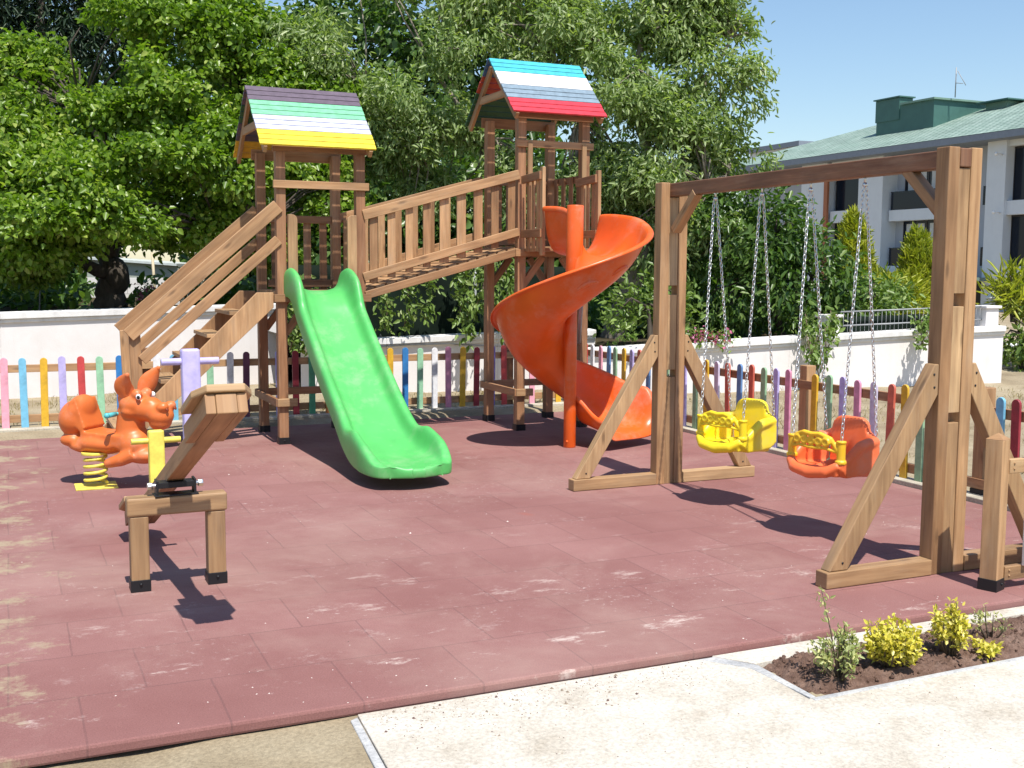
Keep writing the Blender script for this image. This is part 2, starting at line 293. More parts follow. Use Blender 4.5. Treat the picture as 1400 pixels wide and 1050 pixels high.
def rooftile():
    m, nt, b = newmat('green_roof_tiles'); uv = node(nt, 'ShaderNodeUVMap', uv_map='UVMap')
    br = node(nt, 'ShaderNodeTexBrick', i_Scale=1.0); br.inputs['Brick Width'].default_value = 0.42; br.inputs['Row Height'].default_value = 0.45; br.inputs['Mortar Size'].default_value = 0.05; br.inputs['Mortar Smooth'].default_value = 0.5
    br.inputs['Color1'].default_value = (0.21, 0.29, 0.24, 1); br.inputs['Color2'].default_value = (0.28, 0.36, 0.31, 1); br.inputs['Mortar'].default_value = (0.08, 0.14, 0.11, 1)
    nt.links.new(uv.outputs[0], br.inputs['Vector'])
    n = node(nt, 'ShaderNodeTexNoise', i_Scale=0.8, i_Detail=5.0); nt.links.new(uv.outputs[0], n.inputs['Vector'])
    c = mix(nt, 1.0, br.outputs[0], ramp(nt, n.outputs[0], [(0.3, g(0.85)), (0.7, g(1.15))]), 'MULTIPLY')
    nt.links.new(c, b.inputs['Base Color']); b.inputs['Roughness'].default_value = 0.7
    hh = mul(nt, br.outputs['Fac'], -1.0); bump(nt, b, hh, 0.6, 0.05); return m
ROOFT = rooftile()

# ------------------------------------------------------------------ mesh builder and hierarchy helpers
ORG = {}
def origin(o):
    p = V((0, 0, 0))
    while o is not None:
        p += ORG.get(o.name, V((0, 0, 0))); o = o.parent
    return p
class MB:
    def __init__(s): s.v = []; s.f = []; s.uv = []; s.mi = []; s.sm = []; s.rd = []
    def add(s, verts, faces, uvs=None, mi=0, smooth=False, rd=None):
        o = len(s.v); rd = rng.random() if rd is None else rd
        s.v += [tuple(p) for p in verts]
        for k, f in enumerate(faces):
            s.f.append([i+o for i in f]); s.uv.append(uvs[k] if uvs else [(0, 0)]*len(f)); s.mi.append(mi); s.sm.append(smooth); s.rd.append(rd)
    def board(s, p0, p1, side, wid, thk, mi=0, ends=(0, 0)):
        """a sawn timber from p0 to p1 (axis centre line): wid along `side`, thk along the third axis"""
        p0, p1 = V(p0), V(p1); a = p1-p0; L = a.length; a.normalize()
        sd_ = V(side); sd_ = (sd_-a*sd_.dot(a)).normalized(); n = a.cross(sd_)
        h, t = wid/2, thk/2
        vs = [p0+sd_*x*h+n*y*t for x, y in ((-1, -1), (1, -1), (1, 1), (-1, 1))]+[p1+sd_*x*h+n*y*t for x, y in ((-1, -1), (1, -1), (1, 1), (-1, 1))]
        fs = [(0, 3, 2, 1), (4, 5, 6, 7), (0, 1, 5, 4), (1, 2, 6, 5), (2, 3, 7, 6), (3, 0, 4, 7)]
        u0, v0 = rng.random()*40, rng.random()*40
        uv = [[(u0+q[0]*0.05, v0+q[1]*.6) for q in ((0, 0), (0, t*2), (h*2, t*2), (h*2, 0))]]*2
        def side_uv(wd, o): return [(u0, v0+o), (u0, v0+o+wd), (u0+L, v0+o+wd), (u0+L, v0+o)]
        uv = uv+[side_uv(wid, 0), side_uv(thk, 1.3), side_uv(wid, 2.1), side_uv(thk, 3.7)]
        s.add(vs, fs, uv, mi)
        return s
    def box(s, lo, hi, mi=0):
        lo, hi = V(lo), V(hi); c = (lo+hi)/2; d = hi-lo
        ax = max(range(3), key=lambda i: d[i]); a = [0, 0, 0]; a[ax] = 1; b = [0, 0, 0]; b[(ax+1) % 3] = 1
        p0 = c.copy(); p1 = c.copy(); p0[ax] = lo[ax]; p1[ax] = hi[ax]
        return s.board(p0, p1, b, d[(ax+1) % 3], d[(ax+2) % 3], mi)
    def prism(s, pts, o, ex, ey, ez, thk, mi=0, smooth=False):
        """2D outline pts in plane (ex,ey) at o, extruded thk along ez"""
        o, ex, ey, ez = V(o), V(ex), V(ey), V(ez); n = len(pts)
        A = [o+ex*x+ey*y for x, y in pts]; B = [p+ez*thk for p in A]
        fs = [tuple(range(n))[::-1], tuple(range(n, 2*n))]+[(i, (i+1) % n, (i+1) % n+n, i+n) for i in range(n)]
        u0, v0 = rng.random()*40, rng.random()*40
        uv = [[(u0+pts[i][1], v0+pts[i][0]) for i in f] for f in (tuple(range(n))[::-1], tuple(range(n)))]+[[(u0+pts[i][1], v0), (u0+pts[(i+1) % n][1], v0), (u0+pts[(i+1) % n][1], v0+thk), (u0+pts[i][1], v0+thk)] for i in range(n)]
        s.add(A+B, fs, uv, mi, smooth); return s
    def tube(s, pts, rad, n=8, mi=0, caps=True, closed=False, smooth=True):
        pts = [V(p) for p in pts]; m = len(pts); rad = [rad]*m if not hasattr(rad, '__len__') else rad
        vs = []; prev = None; T = []
        for i in range(m):
            if closed: t = pts[(i+1) % m]-pts[i-1]
            else: t = pts[min(i+1, m-1)]-pts[max(i-1, 0)]
            T.append(t.normalized())
        for i in range(m):
            t = T[i]
            if prev is None:
                q = V((0, 0, 1)) if abs(t.z) < 0.9 else V((1, 0, 0)); x = q.cross(t).normalized()
            else:
                x = (prev-t*prev.dot(t)); x = x.normalized() if x.length > 1e-6 else V((1, 0, 0)).cross(t).normalized()
            prev = x; y = t.cross(x)
            vs += [pts[i]+(x*math.cos(2*PI*k/n)+y*math.sin(2*PI*k/n))*rad[i] for k in range(n)]
        fs = []; uv = []; L = 0; mm = m if closed else m-1
        for i in range(mm):
            d = (pts[(i+1) % m]-pts[i]).length
            for k in range(n):
                a, b = i*n+k, i*n+(k+1) % n; c, e = ((i+1) % m)*n+(k+1) % n, ((i+1) % m)*n+k
                fs.append((a, b, c, e)); uv.append([(L, k/n*.3), (L, (k+1)/n*.3), (L+d, (k+1)/n*.3), (L+d, k/n*.3)])
            L += d
        s.add(vs, fs, uv, mi, smooth)
        if caps and not closed:
            o = len(s.v)-len(vs); r_ = s.rd[-1]
            s.f.append([o+k for k in range(n)][::-1]); s.f.append([o+(m-1)*n+k for k in range(n)])
            for _ in range(2): s.uv.append([(0, 0)]*n); s.mi.append(mi); s.sm.append(False); s.rd.append(r_)
        return s
    def grid(s, rows, mi=0, smooth=True, closed_v=False):
        nr, nc = len(rows), len(rows[0]); vs = [p for r in rows for p in r]; fs = []
        for i in range(nr-1):
            for j in range(nc if closed_v else nc-1):
                fs.append((i*nc+j, i*nc+(j+1) % nc, (i+1)*nc+(j+1) % nc, (i+1)*nc+j))
        s.add(vs, fs, None, mi, smooth); return s
    def ball(s, c, r, rot=None, n=12, mi=0):
        c = V(c); r = V(r) if hasattr(r, '__len__') else V((r, r, r)); R_ = Euler(rot).to_matrix() if rot else Matrix.Identity(3)
        vs = []; fs = []
        for i in range(n+1):
            th = PI*i/n
            for k in range(2*n):
                ph = PI*k/n
                vs.append(c+R_ @ V((r.x*math.sin(th)*math.cos(ph), r.y*math.sin(th)*math.sin(ph), r.z*math.cos(th))))
        for i in range(n):
            for k in range(2*n):
                a, b = i*2*n+k, i*2*n+(k+1) % (2*n)
                fs.append((a, a+2*n, b+2*n, b))
        s.add(vs, fs, None, mi, True); return s
    def mesh(s, name, mats, off=V((0, 0, 0))):
        me = bpy.data.meshes.new(name); o = V(off)
        me.from_pydata([(x-o.x, y-o.y, z-o.z) for x, y, z in s.v], [], s.f)
        for m in (mats if isinstance(mats, (list, tuple)) else [mats]): me.materials.append(m)
        uvl = me.uv_layers.new(name='UVMap'); rl = me.uv_layers.new(name='rnd')
        flat = [c for f in s.uv for p in f for c in p]; uvl.data.foreach_set('uv', flat)
        fr = [c for f, r in zip(s.f, s.rd) for _ in f for c in (r, 0.5)]; rl.data.foreach_set('uv', fr)
        me.polygons.foreach_set('material_index', s.mi); me.polygons.foreach_set('use_smooth', s.sm)
        me.update(); return me
    def build(s, name, mats, parent=None, bevel=0.004, loc=None, segs=2):
        off = origin(parent) if parent else V(loc or (0, 0, 0))
        o = bpy.data.objects.new(name, s.mesh(name, mats, off)); COL.objects.link(o)
        if parent: o.parent = parent
        elif loc: o.location = loc; ORG[o.name] = V(loc)
        if bevel:
            b = o.modifiers.new('edge', 'BEVEL'); b.width = bevel; b.segments = segs; b.limit_method = 'ANGLE'; b.angle_limit = math.radians(50)
        return o
def tag(o, label, cat, group=None, kind=None):
    o['label'] = label; o['category'] = cat
    if group: o['group'] = group
    if kind: o['kind'] = kind
    return o
def struct(o, label=None, cat=None, kind='structure'):
    o['kind'] = kind
    if label: o['label'] = label
    if cat: o['category'] = cat
    return o
def thing(name, label, cat, loc, group=None):
    o = bpy.data.objects.new(name, None); COL.objects.link(o); o.location = loc; ORG[o.name] = V(loc); o.empty_display_size = .2
    return tag(o, label, cat, group)
def part(name, parent, label=None):
    o = bpy.data.objects.new(name, None); COL.objects.link(o); o.parent = parent; o.empty_display_size = .1
    if label: o['label'] = label
    return o
def remesh(mb, name, mats, parent, voxel=0.012, smooth=6, loc=None):
    o = mb.build(name, mats, parent, bevel=0, loc=loc)
    r = o.modifiers.new('r', 'REMESH'); r.mode = 'VOXEL'; r.voxel_size = voxel; r.use_smooth_shade = True
    s_ = o.modifiers.new('s', 'SMOOTH'); s_.iterations = smooth; s_.factor = 0.5
    dg = bpy.context.evaluated_depsgraph_get(); dg.update()
    me = bpy.data.meshes.new_from_object(o.evaluated_get(dg)); o.modifiers.clear(); old = o.data; o.data = me
    if not me.materials:
        for m in (mats if isinstance(mats, (list, tuple)) else [mats]): me.materials.append(m)
    for p in me.polygons: p.use_smooth = True
    return o
X3, Y3, Z3 = V((1, 0, 0)), V((0, 1, 0)), V((0, 0, 1))

exec_parts = []
# ------------------------------------------------------------------ ground and setting
def grid_sheet(name, x0, x1, y0, y1, nx, ny, zf, mat):
    mb = MB(); rows = [[V((x0+(x1-x0)*i/nx, y0+(y1-y0)*j/ny, zf(x0+(x1-x0)*i/nx, y0+(y1-y0)*j/ny))) for i in range(nx+1)] for j in range(ny+1)]
    mb.grid(rows); return mb.build(name, mat, bevel=0)
def fb(x, y, s=1.0): return mnoise.noise(V((x*s, y*s, 0.3)))
struct(grid_sheet('ground', -300, 500, -60, 700, 8, 8, lambda x, y: -0.16, DIRT))
struct(grid_sheet('earth_yard', -9, 24, 1.5, 16.6, 130, 70, lambda x, y: -0.06+0.018*fb(x, y, 2.2)+0.012*fb(x, y, 6)+(0.045 if y > 11.9 or x > 6.55 else 0)*min(1, max(y-11.75, x-6.5, 0)*6), DIRT))
mb = MB(); mb.box((-0.85, 4.03, -0.05), (6.33, 11.72, 0.0))
mat_o = mb.build('rubber_floor', RUBBER, bevel=0.012, loc=(-0.05, 4.03, 0)); struct(mat_o)
# concrete slab in front
mb = MB(); mb.prism([(1.16, 4.018), (2.76, 4.018), (2.86, 3.84), (2.86, 3.46), (6.5, 3.52), (6.5, 1.2), (0.95, 1.2)], (0, 0, -0.10), X3, Y3, Z3, 0.062)
struct(mb.build('concrete_path', CONC, bevel=0.004))
mb = MB(); mb.prism([(2.90, 3.87), (6.5, 4.0), (6.5, 4.024), (2.78, 4.024)], (0, 0, -0.10), X3, Y3, Z3, 0.0655)
struct(mb.build('kerb_strip', [CONC], bevel=0.004))
mb = MB(); mb.prism([(1.122, 3.985), (1.157, 4.006), (0.947, 1.2), (0.905, 1.2)], (0, 0, -0.10), X3, Y3, Z3, 0.056)
mb.prism([(2.867, 3.428), (6.4, 3.49), (6.4, 3.515), (2.867, 3.455)], (0, 0, -0.10), X3, Y3, Z3, 0.066)
mb.prism([(2.70, 4.012), (2.785, 4.012), (2.90, 3.85), (2.895, 3.46), (2.868, 3.46), (2.848, 3.83)], (0, 0, -0.10), X3, Y3, Z3, 0.0645)
struct(mb.build('grey_edging', CONCG, bevel=0.004))
# planting bed soil
def bedz(x, y):
    e = min(1, max(0, (x-2.90)/.12))*min(1, max(0, (y-3.455)/.10))*min(1, max(0, (3.97-y)/.10))
    return -0.075+e*(0.035+0.022*abs(fb(x, y, 14))+0.03*max(0, fb(x, y, 24))+0.02*fb(x, y, 55))
struct(grid_sheet('planting_soil', 2.885, 5.4, 3.44, 3.99, 300, 70, bedz, BEDSOIL))
# kerbs beside the fences
mb = MB(); mb.box((6.335, 5.0, -0.06), (6.50, 12.4, 0.035)); mb.box((-9, 12.36, -0.06), (6.33, 12.50, 0.012))
struct(mb.build('fence_kerb', KERB, bevel=0.006))
# raised bank behind the walls
def bankz(x, y):
    return 0.98+0.05*fb(x, y, 1.2)
mb = MB()
rows = []
for j in range(30):
    t = j/29; row = []
    for i in range(80):
        x = -22+i*0.55
        y0 = 15.75+0.22*(x) if x < 3.4 else (14.75-0.2*(x-3.4) if x < 7.4 else 13.25-0.1*(x-7.4))
        if x > 13.2: y0 = 13.0+(x-13.2)*3.0
        y = y0+t*26; z = bankz(x, y)
        if 3.0 < x: z -= 0.36*min(1, (x-3.0)/.6)
        row.append(V((x, y, z)))
    rows.append(row)
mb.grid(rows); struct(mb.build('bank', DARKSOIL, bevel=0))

# ------------------------------------------------------------------ play set
PS = thing('play_set', 'timber climbing frame with two roofed towers, sloping bridge, green slide and orange spiral slide', 'climbing frame', (3.9, 10.9, 0))
def tower(x0, x1, y0, y1, plat, ridge, eave, rx0, rx1, ry0, ry1, fcols, bcols, label, low):
    t = part('play_tower', PS, label); w_ = 0.09
    for (px, py) in ((x0, y0), (x1-w_, y0), (x0, y1-w_), (x1-w_, y1-w_)):
        mb = MB(); mb.board((px+w_/2, py+w_/2, 0.05), (px+w_/2, py+w_/2, eave+0.04), X3, w_, w_); mb.build('post', [WOODR if low else WOODR], t, 0.006)
        mb = MB(); c = V((px+w_/2, py+w_/2, 0)); e = w_/2+0.004
        for sx_, sy_, a, b_ in ((-1, 0, 0, 1), (1, 0, 0, 1), (0, -1, 1, 0), (0, 1, 1, 0)):
            q = c+V((sx_*e, sy_*e, 0)); mb.board(q, q+V((0, 0, 0.065)), V((a, b_, 0)), e*2+.006*a, 0.006)
        mb.box((c.x-e, c.y-e, 0.0), (c.x+e, c.y+e, 0.012)); mb.ball(c+V((0, -e-0.004, 0.035)), 0.009, n=5)
        mb.build('post_shoe', SHOE, t, 0.001)
    # platform: frame boards and deck
    mb = MB()
    n = 8; dw = (y1-y0)/n
    for k in range(n): mb.box((x0+.005, y0+k*dw+.004, plat-0.035), (x1-.005, y0+(k+1)*dw-.004, plat))
    mb.build('platform', WOOD, t, 0.003)
    mb = MB()
    mb.box((x0-.035, y0-.032, plat-.105), (x1+.045, y0-.002, plat-.036+.005)); mb.box((x0-.035, y1+.002, plat-.105), (x1+.045, y1+.032, plat-.03))
    mb.box((x0-.032, y0, plat-.105), (x0-.002, y1, plat-.037)); mb.box((x1+.002, y0, plat-.105), (x1+.032, y1, plat-.037))
    mb.build('platform_frame', WOOD, t, 0.003)
    # knee braces under the platform
    for sx_, px in ((1, x0+.045), (-1, x1-.045)):
        mb = MB(); mb.board((px+sx_*.03, y0+.045, plat-.40), (px+sx_*.25, y0+.045, plat-.11), Y3, 0.05, 0.07); mb.build('knee_brace', WOODR, t, 0.004)
        mb = MB(); mb.board((px+sx_*.03, y1-.045, plat-.40), (px+sx_*.25, y1-.045, plat-.11), Y3, 0.05, 0.07); mb.build('knee_brace', WOODR, t, 0.004)
    # low tie rails
    zl = 0.40
    for a, b_ in (((x0-.02, y0-.018, zl), (x0+.17, y0-.018, zl)), ((x0-.018, y0-.02, zl), (x0-.018, y1+.02, zl)), ((x0-.02, y1+.018, zl), (x1+.02, y1+.018, zl)), ((x1+.018, y0+.0, zl), (x1+.018, y1, zl))):
        mb = MB(); mb.board(a, b_, Z3, 0.075, 0.032); mb.build('tie_rail', WOODL if a[1] < y0 and a[0] < x0-.019 else WOODR, t, 0.004)
    # crossbar on the front
    zc = plat+0.985 if low else plat+1.03
    mb = MB(); mb.board((x0-.03, y0-.016, zc), (x1+.03, y0-.016, zc), Z3, 0.072, 0.03); mb.build('crossbar', WOOD, t, 0.004)
    # roof beams and gables
    mb = MB()
    mb.box((x0-.03, y0-.02, eave-.03), (x1+.03, y0+.015, eave+.075)); mb.build('roof_beam', WOODR, t, 0.004); mb = MB(); mb.box((x0-.03, y1-.015, eave-.03), (x1+.03, y1+.02, eave+.075)); mb.build('roof_beam', WOODR, t, 0.004)
    ym = (ry0+ry1)/2
    for xg in (rx0+.05, rx1-.05):
        mb = MB()
        for s_, yy in ((1, ry0), (-1, ry1)):
            d = V((0, ym-yy, ridge-eave)).normalized(); nn = V((0, -d.z*s_, d.y*s_)) if s_ > 0 else V((0, d.z, -d.y))
            off = V((0, 0, -.055)); mb.board(V((xg, yy, eave))+off+d*.03, V((xg, ym, ridge))+off-d*.035, X3, 0.035, 0.07)
        hz = eave+(ridge-eave)*.42
        mb.board((xg, ry0+(ym-ry0)*.42+.05, hz-.03), (xg, ry1-(ry1-ym)*.42-.05, hz-.03), Z3, 0.075, 0.03)
        mb.build('gable_frame', WOOD, t, 0.004)
    # roof: two slopes of boards painted in bands
    mb = MB(); cols = []
    for s_, yy, cl in ((1, ry0, fcols), (-1, ry1, bcols)):
        L = math.hypot(ym-yy, ridge-eave); d = V((0, ym-yy, ridge-eave)).normalized(); nb = 12; bw = L/nb
        nrm = V((0, -d.z, d.y)) if s_ > 0 else V((0, d.z, -d.y))
        for k in range(nb):
            c = cl[k*len(cl)//nb]
            if c not in cols: cols.append(c)
            q = V((0, yy, eave))+d*(k+.5)*bw+nrm*0.009
            j = rng.uniform(-.003, .003)
            mb.board(V((rx0+j, q.y, q.z)), V((rx1+j, q.y, q.z)), d, bw-0.009, 0.018, mi=cols.index(c))
    mb.build('roof', [PAINT[c] for c in cols], t, 0.002)
    return t
T1 = tower(2.285, 3.14, 10.46, 11.43, 1.45, 3.375, 2.765, 2.11, 3.20, 10.29, 11.62, ['ryellow', 'pale', 'rgreen', 'charcoal'], ['gold', 'charcoal', 'dgreen', 'charcoal'], 'lower tower with black, green, white and yellow roof', True)
T2 = tower(4.745, 5.56, 10.46, 11.36, 1.90, 3.82, 3.21, 4.60, 5.65, 10.27, 11.55, ['rred', 'slate', 'white', 'cyan'], ['dgreen', 'dgreen', 'brick', 'navy'], 'taller tower with cyan, white, slate and red roof', False)
def fence_panel(t, a, b, z0, z1, n, front, skip=(), bw=0.075, mat=WOODR, top=True):
    """upright balusters between two corner points with a top rail"""
    a, b = V(a), V(b); d = (b-a); L = d.length; d.normalize(); nrm = V((d.y, -d.x, 0))
    for k in range(n):
        c = a+d*((k+.5)*L/n)
        mb = MB(); mb.board(V((c.x, c.y, z0)), V((c.x, c.y, z1-.01)), d, bw, 0.02); mb.build('baluster', mat, t, 0.003)
    for zz in ((z1-.045,) if top else ())+(z0+.06,):
        mb = MB(); q = nrm*0.026; mb.board(V((a.x, a.y, zz))+q, V((b.x, b.y, zz))+q, Z3, 0.075, 0.028); mb.build('rail', mat, t, 0.003)
fence_panel(T1, (2.39, 11.40, 0), (3.05, 11.40, 0), 1.45, 2.20, 4, False)
fence_panel(T2, (4.84, 11.33, 0), (5.48, 11.33, 0), 1.90, 2.65, 5, False)
fence_panel(T2, (5.53, 10.56, 0), (5.53, 11.27, 0), 1.90, 2.66, 4, False)
# boards flanking the slide entrances
for (xa, xb, ztop, r_) in ((2.385, 2.475, 2.16, 1), (2.955, 3.045, 2.165, -1)):
    mb = MB(); w_ = xb-xa; pts = [(0, 0), (w_, 0)]
    arc = [(w_-.05+.05*math.cos(PI/2*k/5), .72-.05+.05*math.sin(PI/2*k/5)) for k in range(6)]
    pts = [(0, 0), (w_, 0)]+arc+[(0, .72)]
    if r_ < 0: pts = [(w_-x, y) for x, y in pts][::-1]
    mb.prism(pts, (xa, 10.458, ztop-.72), X3, Z3, -Y3, 0.028); mb.build('guard_board', WOODL, T1, 0.004)
# right tower: side wing rails that lead onto the spiral slide
for xw in (4.86, 5.475):
    mb = MB(); mb.board((xw, 10.43, 1.93), (xw, 10.43, 2.945), X3, 0.05, 0.03); mb.build('guard_post', WOODL, T2, 0.003)
for xw, y1_, ztop in ((4.80, 10.0, 2.66), (5.415, 10.0, 2.65)):
    mb = MB(); mb.board((xw, y1_, 1.80), (xw, y1_, ztop), Y3, 0.06, 0.035); mb.build('guard_post', WOODL, T2, 0.003)
    mb = MB(); mb.board((xw-.03, y1_-.01, ztop-.08), (xw-.03, 10.42, ztop-.10), Z3, 0.08, 0.025); mb.build('guard_rail', WOODR, T2, 0.003)
    mb = MB(); mb.board((xw-.03, y1_-.03, 2.02), (xw-.03, 10.42, 2.02), Z3, 0.08, 0.025); mb.build('guard_rail', WOODR, T2, 0.003)
    for k in range(3):
        mb = MB(); yy = y1_+.10+k*.11; mb.board((xw, yy, 1.84), (xw, yy, ztop-.05), Y3, 0.055, 0.02); mb.build('baluster', WOOD, T2, 0.003)
mb = MB()
for k in range(4): mb.box((4.80, 9.98+k*.115, 1.845), (5.415, 9.98+k*.115+.108, 1.875))
mb.build('platform_extension', WOOD, T2, 0.003)

# staircase
ST = part('staircase', PS)
for yy in (10.50, 11.36):
    s_top = V((2.245, yy, 1.36)); d = V((-1, 0, -0.985)).normalized()
    mb = MB(); ang = V((0.702, 0, -0.712))
    top_z, bot_z = 1.43, 0.0
    pts = [(2.252, 1.435), (2.10, 1.435), (0.70, 0.055), (0.66, 0.0), (0.86, 0.0), (2.252, 1.295)]
    mb.prism(pts, (0, yy-.02, 0), X3, Z3, Y3, 0.04); mb.build('stringer', WOOD, ST, 0.004)
for k in range(6):
    zz = 0.20+k*0.205; xx = 0.86+k*0.208
    mb = MB(); mb.box((xx-.05, 10.523, zz), (xx+.13, 11.337, zz+.035)); mb.build('tread', WOODL, ST, 0.003)
for yy, s_ in ((10.455, -1), (11.405, 1)):
    mb = MB(); mb.board((2.30, yy, 2.235), (0.95, yy, 1.058), V((0.66, 0, -0.75)), 0.125, 0.035); mb.build('handrail', WOOD, ST, 0.005)
    mb = MB(); mb.board((2.30, yy, 1.925), (1.06, yy, 0.835), V((0.66, 0, -0.75)), 0.095, 0.03); mb.build('handrail', WOOD, ST, 0.005)
    mb = MB(); mb.board((1.03, yy-s_*.034, 0.20), (1.005, yy-s_*.034, 1.06), X3, 0.10, 0.032); mb.build('newel_post', WOOD, ST, 0.005)

# bridge
BR = part('bridge', PS); xa, xb = 3.135, 4.75
def bz(x): return 1.415+(x-3.17)*(1.83-1.415)/(4.70-3.17)
for yy, s_ in ((10.47, -1), (11.40, 1)):
    mb = MB(); mb.board((xa, yy-s_*-.01, bz(xa)), (xb, yy-s_*-.01, bz(xb)), Z3, 0.075, 0.035); mb.build('bridge_beam', WOOD, BR, 0.004)
    yr = yy+s_*.012
    mb = MB(); mb.board((xa-.02, yr, bz(xa)+.765), (xb+.0, yr, bz(xb)+.775), Z3, 0.095, 0.03); mb.build('handrail', WOOD, BR, 0.004)
    mb = MB(); mb.board((xa-.02, yr, bz(xa)+.175), (xb+.0, yr, bz(xb)+.20), Z3, 0.08, 0.03); mb.build('lower_rail', WOOD, BR, 0.004)
    nb = 9
    for k in range(nb):
        x = xa+.09+k*(xb-xa-.16)/(nb-1); mb = MB(); mb.board((x, yr-s_*.028, bz(x)+.10), (x, yr-s_*.028, bz(x)+.735), X3, 0.085+rng.uniform(-.012, .012), 0.022); mb.build('baluster', WOOD, BR, 0.003)
mb = MB(); nd = 15
for k in range(nd):
    x = xa+.005+(k+.5)*(xb-xa-.01)/nd; mb.board((x, 10.50, bz(x)+.042), (x, 11.375, bz(x)+.042), V((1, 0, .27)), (xb-xa)/nd-.022, 0.028)
mb.build('deck', WOOD, BR, 0.003)

# green slide
def slide_rows():
    cx = 2.665; path = []     # (y, z) of the floor centre line
    key = [(10.50, 1.452), (10.36, 1.455), (10.24, 1.42), (10.12, 1.33), (9.95, 1.175), (9.4, 0.75), (8.85, 0.365), (8.62, 0.25), (8.42, 0.195), (8.26, 0.18)]
    # Catmull-Rom
    P = [V((0, y, z)) for y, z in key]; out = []
    for i in range(len(P)-1):
        p0, p1, p2, p3 = P[max(i-1, 0)], P[i], P[i+1], P[min(i+2, len(P)-1)]
        for k in range(6):
            t = k/6; out.append(.5*((2*p1)+(-p0+p2)*t+(2*p0-5*p1+4*p2-p3)*t*t+(-p0+3*p1-3*p2+p3)*t**3))
    out.append(P[-1]); return cx, out
cx, path = slide_rows()
def smooth(a, b, x): t = min(1, max(0, (x-a)/(b-a))); return t*t*(3-2*t)
rows = []; tot = len(path); W0 = .358
def slide_row(y, z, n_, hw, h, sk, w=None):
    prof = [(-hw-.078, -sk), (-hw-.08, h*.5), (-hw-.072, h*.86), (-hw-.045, h), (-hw-.015, h*.96), (-hw+.004, h*.78), (-hw+.02, h*.4), (-hw+.05, h*.12), (-hw+.10, 0.012), (-hw*.45, 0.0), (0, -.002)]
    prof = prof+[(-x, q) for x, q in prof[:-1][::-1]]
    c_ = cx+.095*(10.3-y)/2.3; out = []
    for x, q in prof:
        if w is not None:
            k = 1-smooth(.03, .22, w); q = q+(h-q)*k if q > 0 or abs(x) < hw else q
            if w < .2: x *= w/.2
        out.append(V((c_+x, y, z))+n_*q)
    return out
for i, p in enumerate(path):
    y = p.y; hump = smooth(10.0, 10.22, y)*(1-0.25*smooth(10.36, 10.5, y))
    h = 0.115+0.10*hump+0.085*smooth(8.75, 8.46, y)*(1-.42*smooth(8.42, 8.2, y))
    a = V((0, 1, 0)) if i == 0 else (path[min(i+1, tot-1)]-path[max(i-1, 0)]).normalized()
    n_ = V((0, a.z, -a.y)); n_ = n_ if n_.z > 0 else -n_
    n_ = (n_*(1-smooth(8.6, 8.3, y))+Z3*smooth(8.6, 8.3, y)).normalized()
    rows.append(slide_row(y, p.z, n_, 0.235+0.045*smooth(9.0, 8.2, y), h, .07))
hE = 0.115+.085*.58-.0
for k in range(1, 19):                     # rounded run-out: the lip closes round the front
    th = math.radians(82)*k/18; y = 8.26-.34*math.sin(th)/math.sin(math.radians(82)); w_ = W0*(.60+.40*max(0, math.cos(th*90/82))**.6)
    h = .045+(hE-.045)*(1-smooth(8.26, 7.97, y))
    rows.append([V((q.x, q.y-.035*smooth(8.1, 7.93, y)*(1-min(1, abs(q.x-cx-.095)/w_)**2), q.z)) for q in slide_row(y, .18-.012*math.sin(th), Z3, w_-.078, h-.028*smooth(8.1, 7.93, y), .075, None)])
lr = rows[-1]; zt = max(q.z for q in lr); zb = min(q.z for q in lr)
for dy, f_, kx in ((.018, .10, .985), (.030, .35, .965), (.030, .7, .955), (.022, .98, .95)):
    rows.append([V((cx+.095+(q.x-cx-.095)*kx, q.y-dy*(1-.95*min(1, abs(q.x-cx-.095)/.20)**3), min(q.z, zt-(zt-zb)*f_))) for q in lr])
mb = MB(); mb.grid([r[::-1] for r in rows])
SL = mb.build('slide', GREENP, PS, 0); SL['label'] = 'green plastic slide chute'
so_ = SL.modifiers.new('s', 'SOLIDIFY'); so_.thickness = 0.012; so_.offset = -1
ss = SL.modifiers.new('sub', 'SUBSURF'); ss.levels = 1; ss.render_levels = 2

# spiral slide
SP = part('spiral_slide', PS, 'orange plastic spiral slide'); C0 = V((4.765, 9.30, 0))
rows = []
def srz(a): return 2.145+.00455*a+.045*math.sin(PI*min(1, max(0, -a-20)/200))
def sp_frame():
    fr = []      # (centre, outward radial dir, rim z, width scale, wall height factors)
    n = 8
    for k in range(n):                      # straight entry, heading -Y
        t = k/n; y = 9.97+(9.30-9.97)*t
        fr.append((V((5.105+(C0.x+.415-5.105)*smooth(0, 1, t), y, 0)), V((1, 0, 0)), 2.215-.065*t*t, 0, t))
    m = 64
    for k in range(m+1):
        ph = math.radians(-338*k/m); rd_ = V((math.cos(ph), math.sin(ph), 0))
        fr.append((C0+rd_*.415, rd_, srz(-338*k/m), 1.0, 1+k/m))
    ph = math.radians(-338); rd_ = V((math.cos(ph), math.sin(ph), 0)); hd = V((math.sin(ph), -math.cos(ph), 0)); c = C0+rd_*.415; z = srz(-338)
    for k in range(1, 11):
        t = k/10; fr.append((c+hd*(.46*t), rd_, z-.07*t-0.12*smooth(.1, .6, t)*0, 1.0, 2+t))
    return fr
